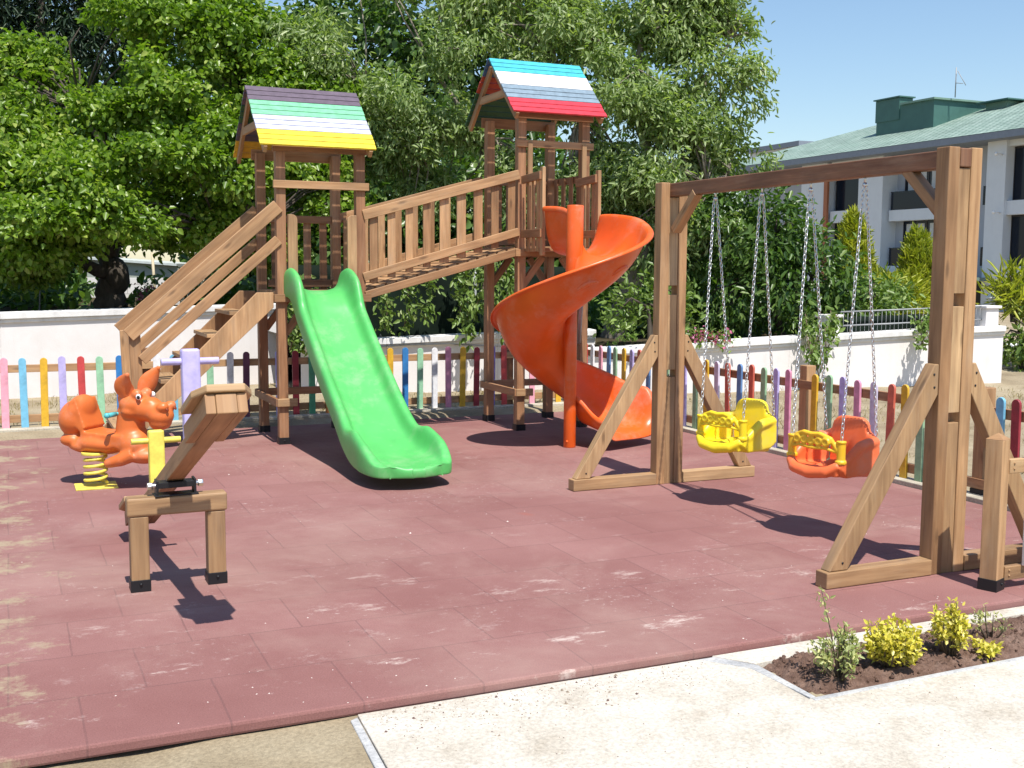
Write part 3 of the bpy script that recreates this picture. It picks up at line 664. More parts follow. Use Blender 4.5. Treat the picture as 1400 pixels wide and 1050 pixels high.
for (c, rd_, rz, ws, t) in sp_frame():
    depth = 0.42
    v_ = smooth(1.05, 1.6, t); q_ = smooth(.2, 1.1, t)*(1-smooth(1.72, 1.95, t))      # q_: how far the outer wall leans out
    if t < 1: w_e = 1-smooth(.55, 1, t); outh = .36+.05*w_e; inh = .37+.10*w_e; inner = -.30-.045*t; outer = .30-.025*t
    else: outh = .36+.05*v_; inh = .38-.11*smooth(1.0, 1.10, t)+.03*v_; inner = -.345; outer = .275
    fl = rz-outh
    if t > 2:
        u = t-2; fl = max(rz-.41-.02*u, 0.17-.03*u); e = smooth(.62, 1.0, u)
        outh = (.40-.03*u)*(1-.6*e); inh = .30-.16*smooth(0, .8, u); outer = .275+.09*smooth(0, .6, u); inner = -.345-.02*u
        if u > .95: fl -= .06; outh = .06; inh = .06
    up_ = [(-.20, .015), (-.11, .15), (-.05, .42), (-.015, .75), (0, .97)]; ln_ = [(-.30, .02), (-.20, .14), (-.115, .36), (-.05, .64), (-.005, .95)]
    wl = [(outer+a[0]*(1-q_)+b_[0]*q_, fl+outh*(a[1]*(1-q_)+b_[1]*q_)) for a, b_ in zip(up_, ln_)]
    prof = [(inner-.035, fl+inh-.05), (inner-.03, fl+inh), (inner-.005, fl+inh+.008), (inner+.012, fl+inh*.8), (inner+.025, fl+inh*.45), (inner+.07, fl+inh*.14), (inner+.15, fl+.012),
            ((inner+outer-.10*q_)/2, fl)]+wl+[(outer+.012, fl+outh), (outer+.062, fl+outh+.004), (outer+.066, fl+outh-.03)]
    rows.append([V((c.x, c.y, 0))+rd_*r_+Z3*z_ for r_, z_ in prof])
mb = MB(); mb.grid(rows)
# embossed ovals on the outer wall, facing the yard
ch = mb.build('chute', ORANGEP, SP, 0)
so_ = ch.modifiers.new('s', 'SOLIDIFY'); so_.thickness = 0.014; so_.offset = 1
ss = ch.modifiers.new('sub', 'SUBSURF'); ss.levels = 1; ss.render_levels = 1
mb = MB()
for ph in (-72, -104):
    pa = []
    for k in range(9):
        q = math.radians(ph+(k-4)*2.4); rz = srz(ph+(k-4)*2.4)
        bulge = math.cos((k-4)/4*PI/2)*.018
        pa.append(V((C0.x+(.415+.195+bulge)*math.cos(q), C0.y+(.415+.195+bulge)*math.sin(q), rz-.20+.03*math.cos((k-4)/4*PI/2))))
    mb = MB(); mb.tube(pa, [.006, .018, .022, .024, .024, .024, .022, .018, .006], 10); mb.build('embossed_ridge', ORANGEP, SP, 0)
mb = MB(); mb.tube([(C0.x, C0.y, 0.0), (C0.x, C0.y, 1.5)], .058, 24); mb.tube([(C0.x+.03, C0.y+.01, 1.42), (C0.x+.045, C0.y+.02, 2.255)], .078, 24); mb.ball((C0.x-.045, C0.y-.035, .06), .012, n=6)
mb.build('centre_pole', ORANGEP, SP, 0.006)
mb = MB(); mb.tube([(5.25, 9.95, 1.72), (5.35, 10.5, 1.2)], .022, 8); mb.tube([(5.20, 9.93, 1.3), (5.45, 10.45, .9)], .02, 8); mb.build('stay_bar', GREYPOLE, SP, 0)

# ------------------------------------------------------------------ swing frame
SW = thing('swing_set', 'timber two seat swing frame with a long top beam and braced uprights', 'swing set', (4.69, 6.0, 0))
for yf, dx in ((4.555, 0.0), (7.385, -0.03)):
    x1_, x2_, x3_, x4_ = 4.575+dx, 4.652+dx, 4.735+dx, 4.812+dx
    for a, b_ in ((x1_, x2_), (x3_, x4_)):
        mb = MB(); mb.box((a, yf, 0.0), (b_, yf+.095, 2.325)); mb.build('upright', WOOD, SW, 0.005)
    for z0, z1 in ((0.0, 0.84), (0.895, 1.475), (1.545, 2.215)):
        mb = MB(); mb.box((x2_+.002, yf+.006, z0), (x3_-.002, yf+.089, z1)); mb.build('packing_block', WOODL, SW, 0.003)
    for a, b_ in ((3.85+dx, x1_-.003), (x4_+.003, 5.50+dx)):
        mb = MB(); mb.box((a, yf-.008, 0.002), (b_, yf+.085, 0.088)); mb.build('foot_beam', WOODL, SW, 0.005)
    for sgn, xt, xb_ in ((1, x1_, 3.93+dx), (-1, x4_, 5.42+dx)):
        d = V((xt-xb_, 0, 1.10)).normalized(); off = V((-sgn*.03, 0, .02))
        mb = MB()
        pts = [(xb_-sgn*.055, .090), (xb_+sgn*.065, .090), (xt-sgn*.002, 1.0), (xt-sgn*.002, 1.165), (xt-sgn*.03, 1.165)]
        if sgn < 0: pts = pts[::-1]
        mb.prism(pts, (0, yf+.005, 0), X3, Z3, Y3, 0.075); mb.build('brace', WOODL, SW, 0.005)
        mb = MB()
        for q in ((xt-sgn*.035, 1.11), (xt-sgn*.03, 1.04), (xb_+sgn*.03, .13)): mb.ball((q[0], yf+.004, q[1]), (.007, .004, .007), n=5)
        mb.build('screw', SHOE, SW, 0)
    # knee between upright and beam
    s_ = 1 if yf < 5 else -1; yk = yf+.097 if s_ > 0 else yf-.002
    mb = MB(); xm = (x2_+x3_)/2-.005
    mb.board((xm, yk+s_*.03, 1.965), (xm, yk+s_*.315, 2.235), X3, 0.07, 0.06); mb.build('knee_brace', WOOD, SW, 0.004)
mb = MB(); mb.board((4.692, 4.552, 2.27), (4.662, 7.47, 2.27), Z3, 0.10, 0.078); mb.build('top_beam', WOOD_SHADE, SW, 0.006)

def chain_mesh(p0, p1, link=0.036, r=0.0027):
    p0, p1 = V(p0), V(p1); d = p1-p0; L = d.length; d.normalize(); n = max(2, int(L/(link*.74))); step = L/n
    q = V((1, 0, 0)); a = d.cross(q).normalized(); b_ = d.cross(a).normalized(); mb = MB()
    for i in range(n):
        c = p0+d*(i+.5)*step; e = a if i % 2 == 0 else b_
        h = link/2-.008; rr = .0085
        pts = [c+d*(h*s1)+e*(rr*math.cos(t))+d*(rr*math.sin(t)) for s1, t in ((1, 0.2), (1, PI/2), (1, PI-.2), (-1, PI+.2), (-1, 1.5*PI), (-1, 2*PI-.2))]
        mb.tube(pts, r, 5, closed=True)
    return mb
def rbox(mb, c, size, rot=None, mi=0):
    c = V(c); R_ = Euler(rot).to_matrix() if rot else Matrix.Identity(3); a = R_ @ V((1, 0, 0)); b_ = R_ @ V((0, 1, 0))
    mb.board(c-a*size[0]/2, c+a*size[0]/2, b_, size[1], size[2], mi)
def swing_seat(yc, y_top, name, label, shell, bar, yawdeg, xo=0.0):
    base = V((4.685+xo, yc, 0.40)); t = thing('bucket_swing', label, 'swing', base, 'bucket swing seats hanging from the timber frame')
    Rz = Matrix.Rotation(math.radians(yawdeg), 3, 'Z')
    def W(x, y, z): return base+Rz @ V((-x, y, z))      # x forward (towards -X), y along the beam
    def WB(mb, c, size, rot=(0, 0, 0)):
        c = W(*c); R_ = Rz @ Matrix.Rotation(PI, 3, 'Z') @ Euler(rot).to_matrix(); a, b_ = R_ @ V((1, 0, 0)), R_ @ V((0, 1, 0)); mb.board(c-a*size[0]/2, c+a*size[0]/2, b_, size[1], size[2])
    mb = MB()
    def slab(pts, axis, o, thk):     # outline in seat space, extruded
        if axis == 'y': A = [W(x, o-thk/2, z) for x, z in pts]; B = [W(x, o+thk/2, z) for x, z in pts]
        else: A = [W(o-thk/2-.10*(z-.1), y, z) for y, z in pts]; B = [W(o+thk/2-.10*(z-.1), y, z) for y, z in pts]
        n = len(pts); mb.add(A+B, [tuple(range(n))[::-1], tuple(range(n, 2*n))]+[(i, (i+1) % n, (i+1) % n+n, i+n) for i in range(n)])
    def rr(x0, x1, z0, z1, r, k=6):
        c = [(x1-r, z0+r, -PI/2), (x1-r, z1-r, 0), (x0+r, z1-r, PI/2), (x0+r, z0+r, PI)]
        return [(cx_+r*math.cos(a0+PI/2*i/k), cz_+r*math.sin(a0+PI/2*i/k)) for cx_, cz_, a0 in c for i in range(k+1)]
    WB(mb, (0.02, 0, 0.025), (0.34, 0.38, 0.05), (0, math.radians(-5), 0))
    mb.tube([W(.165, -.19, .085), W(.205, -.125, .04), W(.215, 0, .022), W(.205, .125, .04), W(.165, .19, .085)], [.03, .036, .037, .036, .03], 14)
    mb.tube([W(.19, 0, .035), W(.02, 0, .062), W(-.12, 0, .06)], [.028, .026, .02], 12)
    slab(rr(-.135, .135, .02, .345, .075), 'x', -.165, .05)
    for s_ in (-1, 1):
        slab([(.165, .045), (.165, .09), (.10, .11), (.05, .145), (.0, .185), (-.07, .20), (-.165, .20), (-.19, .17), (-.19, .05), (-.12, .01), (.12, .005)], 'y', s_*.195, .05)
        mb.tube([W(.165, s_*.19, .085), W(.10, s_*.197, .11), W(.045, s_*.20, .15), W(-.02, s_*.203, .19), W(-.09, s_*.203, .202), W(-.175, s_*.19, .20), W(-.19, s_*.12, .24)], [.03, .03, .033, .036, .036, .034, .03], 12)
    o = remesh(mb, 'seat_shell', shell, t, 0.0085, 9)
    # safety bar: two sleeves and an ornate arched bar
    mb = MB(); xs = .15
    for s_ in (-1, 1):
        mb.tube([W(xs, s_*.19, .10), W(xs, s_*.19, .235)], .027, 14); mb.tube([W(xs, s_*.19, .095), W(xs, s_*.19, .115)], .036, 14); mb.tube([W(xs, s_*.19, .225), W(xs, s_*.19, .238)], .031, 14)
    arch = [W(xs+.01, -.175, .17), W(xs+.03, -.13, .245), W(xs+.045, -.06, .268), W(xs+.05, 0, .262), W(xs+.045, .06, .268), W(xs+.03, .13, .245), W(xs+.01, .175, .17)]
    mb.tube(arch, .016, 10)
    for k in range(-2, 3):
        y = k*.055; a0 = [W(xs+.05, y+.022*math.cos(q), .222+.020*math.sin(q)) for q in [2*PI*m_/10 for m_ in range(10)]]; mb.tube(a0, .0105, 8, closed=True); mb.ball(W(xs+.05, y, .222), .010, n=6)
    mb.tube([W(xs+.012, -.175, .165), W(xs+.045, -.10, .185), W(xs+.05, 0, .178), W(xs+.045, .10, .185), W(xs+.012, .175, .165)], .011, 8)
    remesh(mb, 'safety_bar', bar, t, 0.005, 2)
    # chains: two at each end of the seat, meeting under the beam
    for s_, yt in ((1, y_top[0]), (-1, y_top[1])):
        topp = V((4.715-.011*(yt-4.55)-.03, yt, 2.21))
        mb = MB(); mb.tube([topp+V((0, 0, .03)), topp-V((0, 0, .03))], .007, 8); mb.ball(topp-V((0, 0, .035)), .016, n=6); mb.build('hanger', STEEL, t, 0)
        for q in (W(xs, s_*.19, .235), W(-.18, s_*.195, .25)):
            chain_mesh(topp-V((0, 0, .045))+V((.012 if q.x > base.x else -.012, 0, 0)), q).build('chain', CHAINM, t, 0)
    return t
swing_seat(6.56, (6.84, 6.30), 'swing', 'bright yellow bucket swing seat with a yellow safety bar, beside the far upright', YELLOWP, YELLOWP, 15)
swing_seat(5.53, (5.80, 5.31), 'swing', 'coral orange bucket swing seat with a golden yellow safety bar', ORSEAT, GOLDP, 11)

# ------------------------------------------------------------------ seesaw
SS = thing('seesaw', 'timber seesaw with lavender and yellow handle posts on a two legged stand', 'seesaw', (0.76, 5.95, 0))
for xl in (0.518, 0.905):
    mb = MB(); mb.box((xl, 5.905, .004), (xl+.092, 5.997, .392)); mb.build('leg', WOODL, SS, 0.006)
    mb = MB(); mb.box((xl-.004, 5.90, 0), (xl+.096, 6.002, .062)); mb.ball((xl+.046, 5.898, .04), .008, n=5); mb.build('leg_shoe', SHOE, SS, 0.002)
mb = MB(); mb.board((0.505, 5.95, .44), (1.008, 5.95, .44), Z3, .096, .10); mb.build('cross_beam', WOODL, SS, 0.012, segs=3)
pv = V((0.752, 5.95, .575)); bd = V((0.062, -1.25, .50)).normalized(); bs = V((1, .062/1.25, 0)).normalized(); bu = bs.cross(-bd).normalized()
bu = bu if bu.z > 0 else -bu
mb = MB()
mb.tube([pv-bs*.13-Z3*.035, pv+bs*.13-Z3*.035], .012, 12)
for s_ in (-1, 1):
    mb.tube([pv+bs*(s_*.115)-Z3*.035, pv+bs*(s_*.14)-Z3*.035], .02, 6)
mb.build('hinge_bolt', STEEL, SS, 0.002)
mb = MB()
for s_ in (-1, 1): mb.board(pv+bs*s_*.095-Z3*.085, pv+bs*s_*.095-Z3*.005, Y3, .09, .012)
mb.board(pv-bs*.11-Z3*.083, pv+bs*.11-Z3*.083, Y3, .10, .008); mb.board(pv-bs*.095-Z3*.03, pv+bs*.095-Z3*.03, Y3, .085, .03)
mb.build('hinge_plate', SHOE, SS, 0.002)
LB = 1.335
mb = MB(); c = pv+bu*.03; mb.board(c-bd*LB, c+bd*LB, bs, .088, .088); mb.build('plank', WOOD, SS, 0.005)
for s_ in (1, -1):
    for k in (-1, 1):
        mb = MB(); c = pv+bs*k*.0665+bu*.031; mb.board(c+bd*s_*(LB-.52), c+bd*s_*(LB-.004), bs, .043, .086); mb.build('cleat', WOOD, SS, 0.004)
for s_ in (1, -1):
    c = pv+bu*.092+bd*s_*(LB-.17)
    pts = [(-.128, -.17), (.128, -.17), (.128, .09), (.08, .185), (-.08, .185), (-.128, .09)]
    mb = MB(); mb.prism([(x, y*s_) for x, y in (pts if s_ > 0 else pts[::-1])], c-bu*.014, bs, bd, bu, .034); mb.build('seat_board', WOODL, SS, 0.006)
for s_, colr, off in ((1, 'lavender', .56), (-1, 'yellow', .56)):
    c = pv+bd*s_*off+bu*.07; upv = (Z3*.93+bu*.37*0.6).normalized()
    mb = MB(); hgt = .43 if s_ > 0 else .32
    mb.board(c-upv*.02, c+upv*hgt, bs, .086, .06); o = mb.build('handle_post', PAINT[colr], SS, 0.012, segs=2)
    mb = MB(); q = c+upv*(hgt-.06); mb.tube([q-bs*.135, q+bs*.135], .017, 14); mb.build('handle_bar', PAINT[colr], SS, 0.003)

# ------------------------------------------------------------------ spring rider
RX, RY = 0.66, 8.95
SR = thing('spring_rider', 'orange plastic animal rider with teal hand grips on a yellow coil spring', 'spring rider', (0.55, RY, 0))
yaw_r = math.radians(-40); Rr = Matrix.Rotation(yaw_r, 3, 'Z'); cR = V((RX, RY, 0))
def RP(px, py, y=0.0):
    x = .279+(px-75)*.00526; z = .603+(560-py)*.00557-(px-75)*.00024
    return cR+Rr @ V(((x-RX)*1.10, y, z))
mb = MB()
def E3(px, py, r, y=0, rot=0.0): mb.ball(RP(px, py, y), r, (0, rot, yaw_r), n=14)
def S3(px, py, size, rot=0.0):
    R_ = Rr @ Matrix.Rotation(rot, 3, 'Y'); c = RP(px, py); a, b_ = R_ @ V((1, 0, 0)), R_ @ V((0, 1, 0)); mb.board(c-a*size[0]/2, c+a*size[0]/2, b_, size[1], size[2])
E3(99, 576, (.125, .165, .15), 0, .15)           # rounded rear
E3(105, 566, (.09, .15, .135), 0, .25)
S3(113, 568, (.07, .255, .235), -.36)             # flat seat back
S3(148, 599, (.36, .25, .10), .05)                # saddle pan
E3(136, 606, (.25, .16, .085), 0, .03)
E3(122, 613, (.22, .12, .06), 0, .06)             # belly
E3(186, 603, (.135, .14, .13)); E3(198, 617, (.15, .12, .07))
mb.tube([RP(184, 607), RP(179, 583), RP(181, 560), RP(189, 550)], [.135, .108, .102, .10], 18)
E3(187, 549, (.118, .122, .098)); E3(178, 541, (.08, .09, .075)); E3(186, 558, (.085, .128, .066))
mb.tube([RP(194, 554), RP(212, 556), RP(227, 561)], [.098, .09, .084], 18)
E3(225, 562, (.092, .105, .08)); E3(212, 545, (.07, .07, .04), 0, .2)
for s_ in (-1, 1): E3(233, 549, (.05, .045, .04), s_*.05, -.4)      # flared nostrils
E3(224, 571, (.08, .092, .06))
for s_ in (-1, 1):
    mb.tube([RP(192, 614, s_*.09), RP(178, 623, s_*.13), RP(158, 630, s_*.145)], [.062, .05, .034], 12)   # paws
    E3(98, 604, (.085, .055, .05), s_*.09); E3(115, 611, (.085, .05, .042), s_*.10)
    E3(197, 534, (.045, .038, .042), s_*.062)
BODY = remesh(mb, 'body', RIDERO, SR, 0.010, 7)
NOSE = paint('nostril_brown', (.22, .04, .012), .5)
for s_ in (-1, 1): mb = MB(); mb.ball(RP(240.5, 551, s_*.052), (.006, .015, .016), (0, -.4, yaw_r), n=7); mb.build('nostril', NOSE, SR, 0)
# ears: thick curled flaps
for s_, q in ((-1, [(185, 537), (182, 527), (184, 517), (194, 507)]), (1, [(191, 536), (194, 525), (199, 513), (206, 501)])):
    mb = MB(); yy = s_*.08
    pts = [RP(px, py, yy+s_*.022*i) for i, (px, py) in enumerate(q)]
    rad = [.05, .082, .07, .02]
    rows = []
    for i, p in enumerate(pts):
        d = (pts[min(i+1, 3)]-pts[max(i-1, 0)]).normalized(); fx_ = V((.3*s_, -.95, 0)); sd_ = d.cross(fx_).normalized()
        rows.append([p+sd_*rad[i]*math.cos(a)+fx_*(rad[i]*.30*math.sin(a)-.25*rad[i]*math.cos(a)**2) for a in [2*PI*k/14 for k in range(14)]])
    mb.grid(rows, closed_v=True); mb.ball(pts[3], (.018, .01, .018), n=6)
    o = mb.build('ear', RIDERO, SR, 0); m_ = o.modifiers.new('sub', 'SUBSURF'); m_.levels = 2; m_.render_levels = 2
for s_ in (-1, 1):
    mb = MB(); c = RP(203, 536.5, s_*.092); mb.ball(c, (.021, .015, .023), (0, 0, yaw_r), n=8); ob = mb.build('eye', WHITEP, SR, 0)
    mb = MB(); mb.ball(c+Rr @ V((.006, s_*.010, -.002)), (.013, .008, .015), (0, 0, yaw_r), n=8); mb.build('pupil', BLACKP, ob, 0)
mb = MB(); mb.tube([RP(170, 562, -.19), RP(170, 562, .19)], .013, 12)
for s_ in (-1, 1): mb.tube([RP(170, 562, s_*.11), RP(170, 562, s_*.21)], .019, 12); mb.ball(RP(170, 562, s_*.21), .022, n=8)
mb.build('hand_grip', TEALP, SR, 0)
mb = MB(); sc_ = V((.55, RY, 0)); pts = []
for k in range(121):
    t = k/120; a = t*2*PI*4.4; zz = .03+.225*t; pts.append(sc_+V((.078*math.cos(a), .078*math.sin(a), zz)))
mb.tube(pts, .0125, 8); mb.build('spring', PAINT['yellow'], SR, 0)
mb = MB(); mb.prism([(-.15, -.13), (.15, -.13), (.15, .13), (-.15, .13)], sc_, X3, Y3, Z3, .012); mb.build('base_plate', PAINT['yellow'], SR, 0.003)
mb = MB(); mb.tube([sc_+V((0, 0, .25)), sc_+V((0, 0, .27))], .10, 20); mb.build('top_plate', PAINT['yellow'], SR, 0.003)

# ------------------------------------------------------------------ picket fences
PICK = {}
def picket_mesh(colr, h=0.735):
    if colr not in PICK:
        mb = MB(); w_ = .072; pts = [(-w_/2, 0), (w_/2, 0)]+[(w_/2*math.cos(a), h-w_/2+w_/2*math.sin(a)) for a in [PI*k/10 for k in range(11)]]
        mb.prism(pts, (0, -.011, 0), X3, Z3, Y3, .022); PICK[colr] = mb.mesh('picket', PAINT[colr])
    return PICK[colr]
def picket(parent, pos, colr, rz, z=0.03, dz=0.0):
    o = bpy.data.objects.new('picket', picket_mesh(colr)); COL.objects.link(o); o.parent = parent
    o.location = V((pos[0], pos[1], z))-origin(parent); o.rotation_euler = (rng.uniform(-.012, .012), rng.uniform(-.014, .014), rz); o.scale = (1, 1, 1+dz)
    b = o.modifiers.new('edge', 'BEVEL'); b.width = .004; b.segments = 2; b.limit_method = 'ANGLE'; b.angle_limit = math.radians(50)
FL = thing('picket_fence', 'low fence of rainbow painted pickets in front of the stepped white wall, behind the towers', 'fence', (2, 12.53, 0), 'rainbow picket fences')
seq = [('pink', -.081), ('skyblue', .101), ('gold', .292), ('lavender', .476), ('red', .665), ('mint', .849), ('blue', 1.04), ('pink', 1.225), ('white', 1.41), ('skyblue', 1.596), ('gold', 1.79), ('mint', 1.985), ('white', 2.19), ('plum', 2.365),
       ('orange', 2.55), ('lavender', 2.735), ('maroon', 2.925), ('green', 3.11), ('orange', 3.30), ('lavender', 3.485), ('red', 3.67), ('mint', 3.86), ('gold', 4.04), ('blue', 4.223), ('mint', 4.406), ('white', 4.591), ('rose', 4.768), ('gold', 4.947), ('maroon', 5.129), ('purple', 5.335), ('red', 5.50), ('white', 5.69), ('pink', 5.875), ('mint', 6.06), ('gold', 6.24)]
left_cols = ['red', 'lavender', 'gold', 'skyblue', 'mint', 'pink', 'blue', 'white']
for c, x in seq: picket(FL, (x, 12.505), c, 0, 0.0, rng.uniform(-.012, .012))
for k in range(10): picket(FL, (-.081-.187*(k+1), 12.505), left_cols[k % 8], 0, 0.0)
for zz, nm in ((.618, 'rail'), (.10, 'rail')):
    mb = MB(); mb.board((-2.0, 12.536, zz), (6.40, 12.536, zz), Z3, .078, .034); mb.build(nm, WOOD, FL, 0.004)
for xx in (-1.1, 1.32, 3.75, 5.60):
    mb = MB(); mb.board((xx, 12.60, -.03), (xx, 12.60, .80), X3, .09, .09); mb.build('post', WOODR, FL, 0.005)
FR = thing('picket_fence', 'low fence of rainbow painted pickets running along the right side behind the swings', 'fence', (6.45, 9, 0), 'rainbow picket fences')
seqr = [('lavender', 12.32), ('red', 12.13), ('white', 11.948), ('pink', 11.745), ('steel', 11.565), ('sage', 11.389), ('gold', 11.201), ('lavender', 11.018), ('coral', 10.84), ('steel', 10.65), ('gold', 10.46), ('sage', 10.28), ('lavender', 10.10), ('lavender', 9.914), ('sage', 9.708), ('gold', 9.509), ('lilac', 9.316),
        ('coral', 9.129), ('steel', 8.948), ('coral', 8.749), ('sage', 8.568), ('lavender', 8.381), ('rose', 8.201), ('gold', 7.837), ('sage', 7.654), ('lavender', 7.469), ('rose', 7.281), ('lilac', 7.091), ('coral', 6.908), ('gold', 6.732), ('sage', 6.57), ('lilac', 6.36), ('white', 6.18), ('skyblue', 5.808), ('maroon', 5.663), ('sage', 5.48), ('gold', 5.30)]
for c, y in seqr: picket(FR, (6.425, y), c, PI/2, .035, rng.uniform(-.012, .012))
for zz in (.655, .115):
    mb = MB(); mb.board((6.458, 5.1, zz), (6.458, 12.45, zz), Z3, .075, .034); mb.build('rail', WOODR, FR, 0.004)
for yy in (12.53, 10.2, 8.03, 6.02):
    mb = MB(); mb.board((6.50, yy, -.02), (6.50, yy, .825), X3, .10, .10); mb.build('post', WOOD, FR, 0.006)
    mb = MB(); mb.box((6.444, yy-.056, 0.0), (6.556, yy+.056, .075)); mb.build('post_shoe', SHOE, FR, 0.002)
# front fence section with the gate post
FF = thing('gate_fence', 'wooden gate post with black foot and a white picket, beside the near swing upright', 'fence', (4.66, 4.2, 0))
Rg = Matrix.Rotation(math.radians(20), 3, 'Z'); gx = Rg @ X3; gy = Rg @ Y3; gc = V((4.665, 4.225, 0))
mb = MB(); mb.board(gc+Z3*.05, gc+Z3*.80, gx, .092, .092)
b4 = [gc+Z3*.8+gx*.046*a+gy*.046*b_ for a, b_ in ((-1, -1), (1, -1), (1, 1), (-1, 1))]
mb.add(b4+[gc+Z3*.832], [(0, 1, 4), (1, 2, 4), (2, 3, 4), (3, 0, 4)], [[(0, 0), (.1, 0), (.05, .05)]]*4); mb.build('post', WOOD, FF, 0.004)
mb = MB(); mb.board(gc, gc+Z3*.062, gx, .102, .102); mb.ball(gc-gy*.052+Z3*.035+gx*.01, .007, n=5); mb.build('post_shoe', SHOE, FF, 0.002)
for zz in (.655, .085):
    mb = MB(); q = gc+V((.055, -.02, zz)); mb.board(q, q+V((1.6, .0, 0)), Z3, .075, .034)
    for e in (-.012, .016): mb.ball(q+V((.03, -.018, e)), .006, n=5)
    mb.build('rail', WOODL, FF, 0.004)
for k, c in enumerate(('white', 'skyblue', 'gold', 'pink', 'mint', 'red')):
    picket(FF, (gc.x+.205+.185*k, gc.y-.05), c, 0, .12)

# ------------------------------------------------------------------ white walls
def wall_run(name, label, pts, thick, mat_body=WALLW, cap=True, pillars=(), cap_h=.085):
    """pts: (x, y, ztop) along the face that looks at the yard"""
    t = thing(name, label, 'wall', (pts[0][0], pts[0][1], 0))
    body = MB(); capm = MB()
    for (xa_, ya_, za), (xb_, yb_, zb) in zip(pts, pts[1:]):
        d = V((xb_-xa_, yb_-ya_, 0)); L = d.length; d.normalize(); n_ = V((-d.y, d.x, 0))
        a0, b0 = V((xa_, ya_, 0)), V((xb_, yb_, 0)); ch = cap_h if cap else 0
        vs = [a0-Z3*.2, b0-Z3*.2, b0+Z3*(zb-ch), a0+Z3*(za-ch)]; vs += [v+n_*thick for v in vs]
        fs = [(0, 1, 2, 3), (5, 4, 7, 6), (1, 5, 6, 2), (4, 0, 3, 7), (3, 2, 6, 7), (4, 5, 1, 0)]
        body.add(vs, fs)
        if cap:
            o_ = .055; f0, f1 = a0-n_*o_, b0-n_*o_
            vs = [f0+Z3*(za-ch+.002), f1+Z3*(zb-ch+.002), f1+Z3*zb, f0+Z3*za]; vs += [v+n_*(thick+2*o_) for v in vs]; capm.add(vs, fs)
            e = n_*-(.028); h2 = .045
            vs = [a0+e+Z3*(za-ch-h2), b0+e+Z3*(zb-ch-h2), b0+e+Z3*(zb-ch), a0+e+Z3*(za-ch)]; vs += [v-e-n_*.002 for v in vs]; capm.add(vs, fs)
    body.build('wall_face', mat_body, t, 0.006)
    if cap: capm.build('coping', CAPW, t, 0.008)
    for (x, y, w_, zb, zt) in pillars:
        mb = MB(); mb.box((x-w_/2, y+.02, zb), (x+w_/2, y+.02+w_*.9, zt)); mb.box((x-w_/2-.03, y-.01, zt+.001), (x+w_/2+.03, y+.05+w_*.9, zt+.045)); mb.build('pillar', WALLW, t, 0.01)
    return t
WL = wall_run('garden_wall', 'tall white rendered wall with white coping under the broad leaved tree, behind the stairs', [(-7.0, 13.93, .93), (-.12, 15.49, 1.083), (3.6, 16.32, 1.15)], .25)
WM = wall_run('garden_wall', 'lower white wall with sunlit coping behind the green slide and bridge', [(3.55, 14.88, .70), (4.66, 14.58, .723), (6.15, 14.21, .79), (7.5, 13.88, .83)], .25)
WR = wall_run('garden_wall', 'long white wall with two pillars running behind the swings to the road corner', [(6.6, 13.15, .60), (7.43, 13.07, .628), (10.04, 12.82, .734), (12.18, 12.61, .817), (13.76, 12.46, .856)], .28, pillars=((10.78, 12.76, .24, .74, 1.0), (13.58, 12.50, .26, .84, 1.115)))
mb = MB(); mb.box((13.50, 12.80, -.2), (13.765, 19, .80)); mb.box((13.46, 12.80, .803), (13.82, 19, .87)); mb.build('side_return', WALLW, WR, 0.006)
# railing on the right wall
RL = thing('railing', 'thin grey metal railing standing on the long white wall between its pillars', 'railing', (12, 12.75, .8))
for zz in (.10, .30):
    mb = MB(); mb.tube([(10.95, 12.84, .80+zz-.02), (13.44, 12.60, .85+zz)], .012, 6); mb.build('rail', GREYPOLE, RL, 0)
for k in range(34):
    x = 11.0+k*.073; y = 12.84-(x-10.95)*.096; z0 = .775+(x-11)*.03; mb = MB(); mb.tube([(x, y, z0), (x, y, z0+.30)], .0035, 5); mb.build('baluster', GREYPOLE, RL, 0)
mb = MB(); rows = []
for j in range(4): rows.append([V((10.98+i*.12, 12.93-i*.0115, .74+i*.0036+j*.085+.006*math.sin(i*1.7+j))) for i in range(21)])
mb.grid(rows); o = mb.build('screen_net', NETM, RL, 0); m_ = o.modifiers.new('s', 'SOLIDIFY'); m_.thickness = .004
# road-side low wall and lamp
LW = wall_run('low_wall', 'low white kerb wall with grey coping beyond the wall corner at the roadside', [(13.95, 14.1, .22), (16.0, 15.2, .28), (21, 15.9, .36)], .25, cap_h=.06)
LP = thing('garden_lamp', 'short white garden lamp post with a lantern head by the wall corner', 'lamp', (16.3, 15.05, 0.2))
mb = MB(); mb.tube([(16.3, 15.05, .2), (16.3, 15.05, .26), (16.3, 15.05, .27), (16.3, 15.05, 1.05)], [.07, .06, .032, .03], 12); mb.build('pole', WHITEP, LP, 0)
mb = MB(); mb.tube([(16.3, 15.05, 1.05), (16.3, 15.05, 1.07), (16.3, 15.05, 1.20)], [.05, .055, .085], 6, smooth=False); mb.build('lantern', CURT, LP, 0.002)
mb = MB(); mb.tube([(16.3, 15.05, 1.20), (16.3, 15.05, 1.215), (16.3, 15.05, 1.29), (16.3, 15.05, 1.33)], [.115, .11, .04, .012], 6, smooth=False); mb.build('lantern_cap', WHITEP, LP, 0.002)

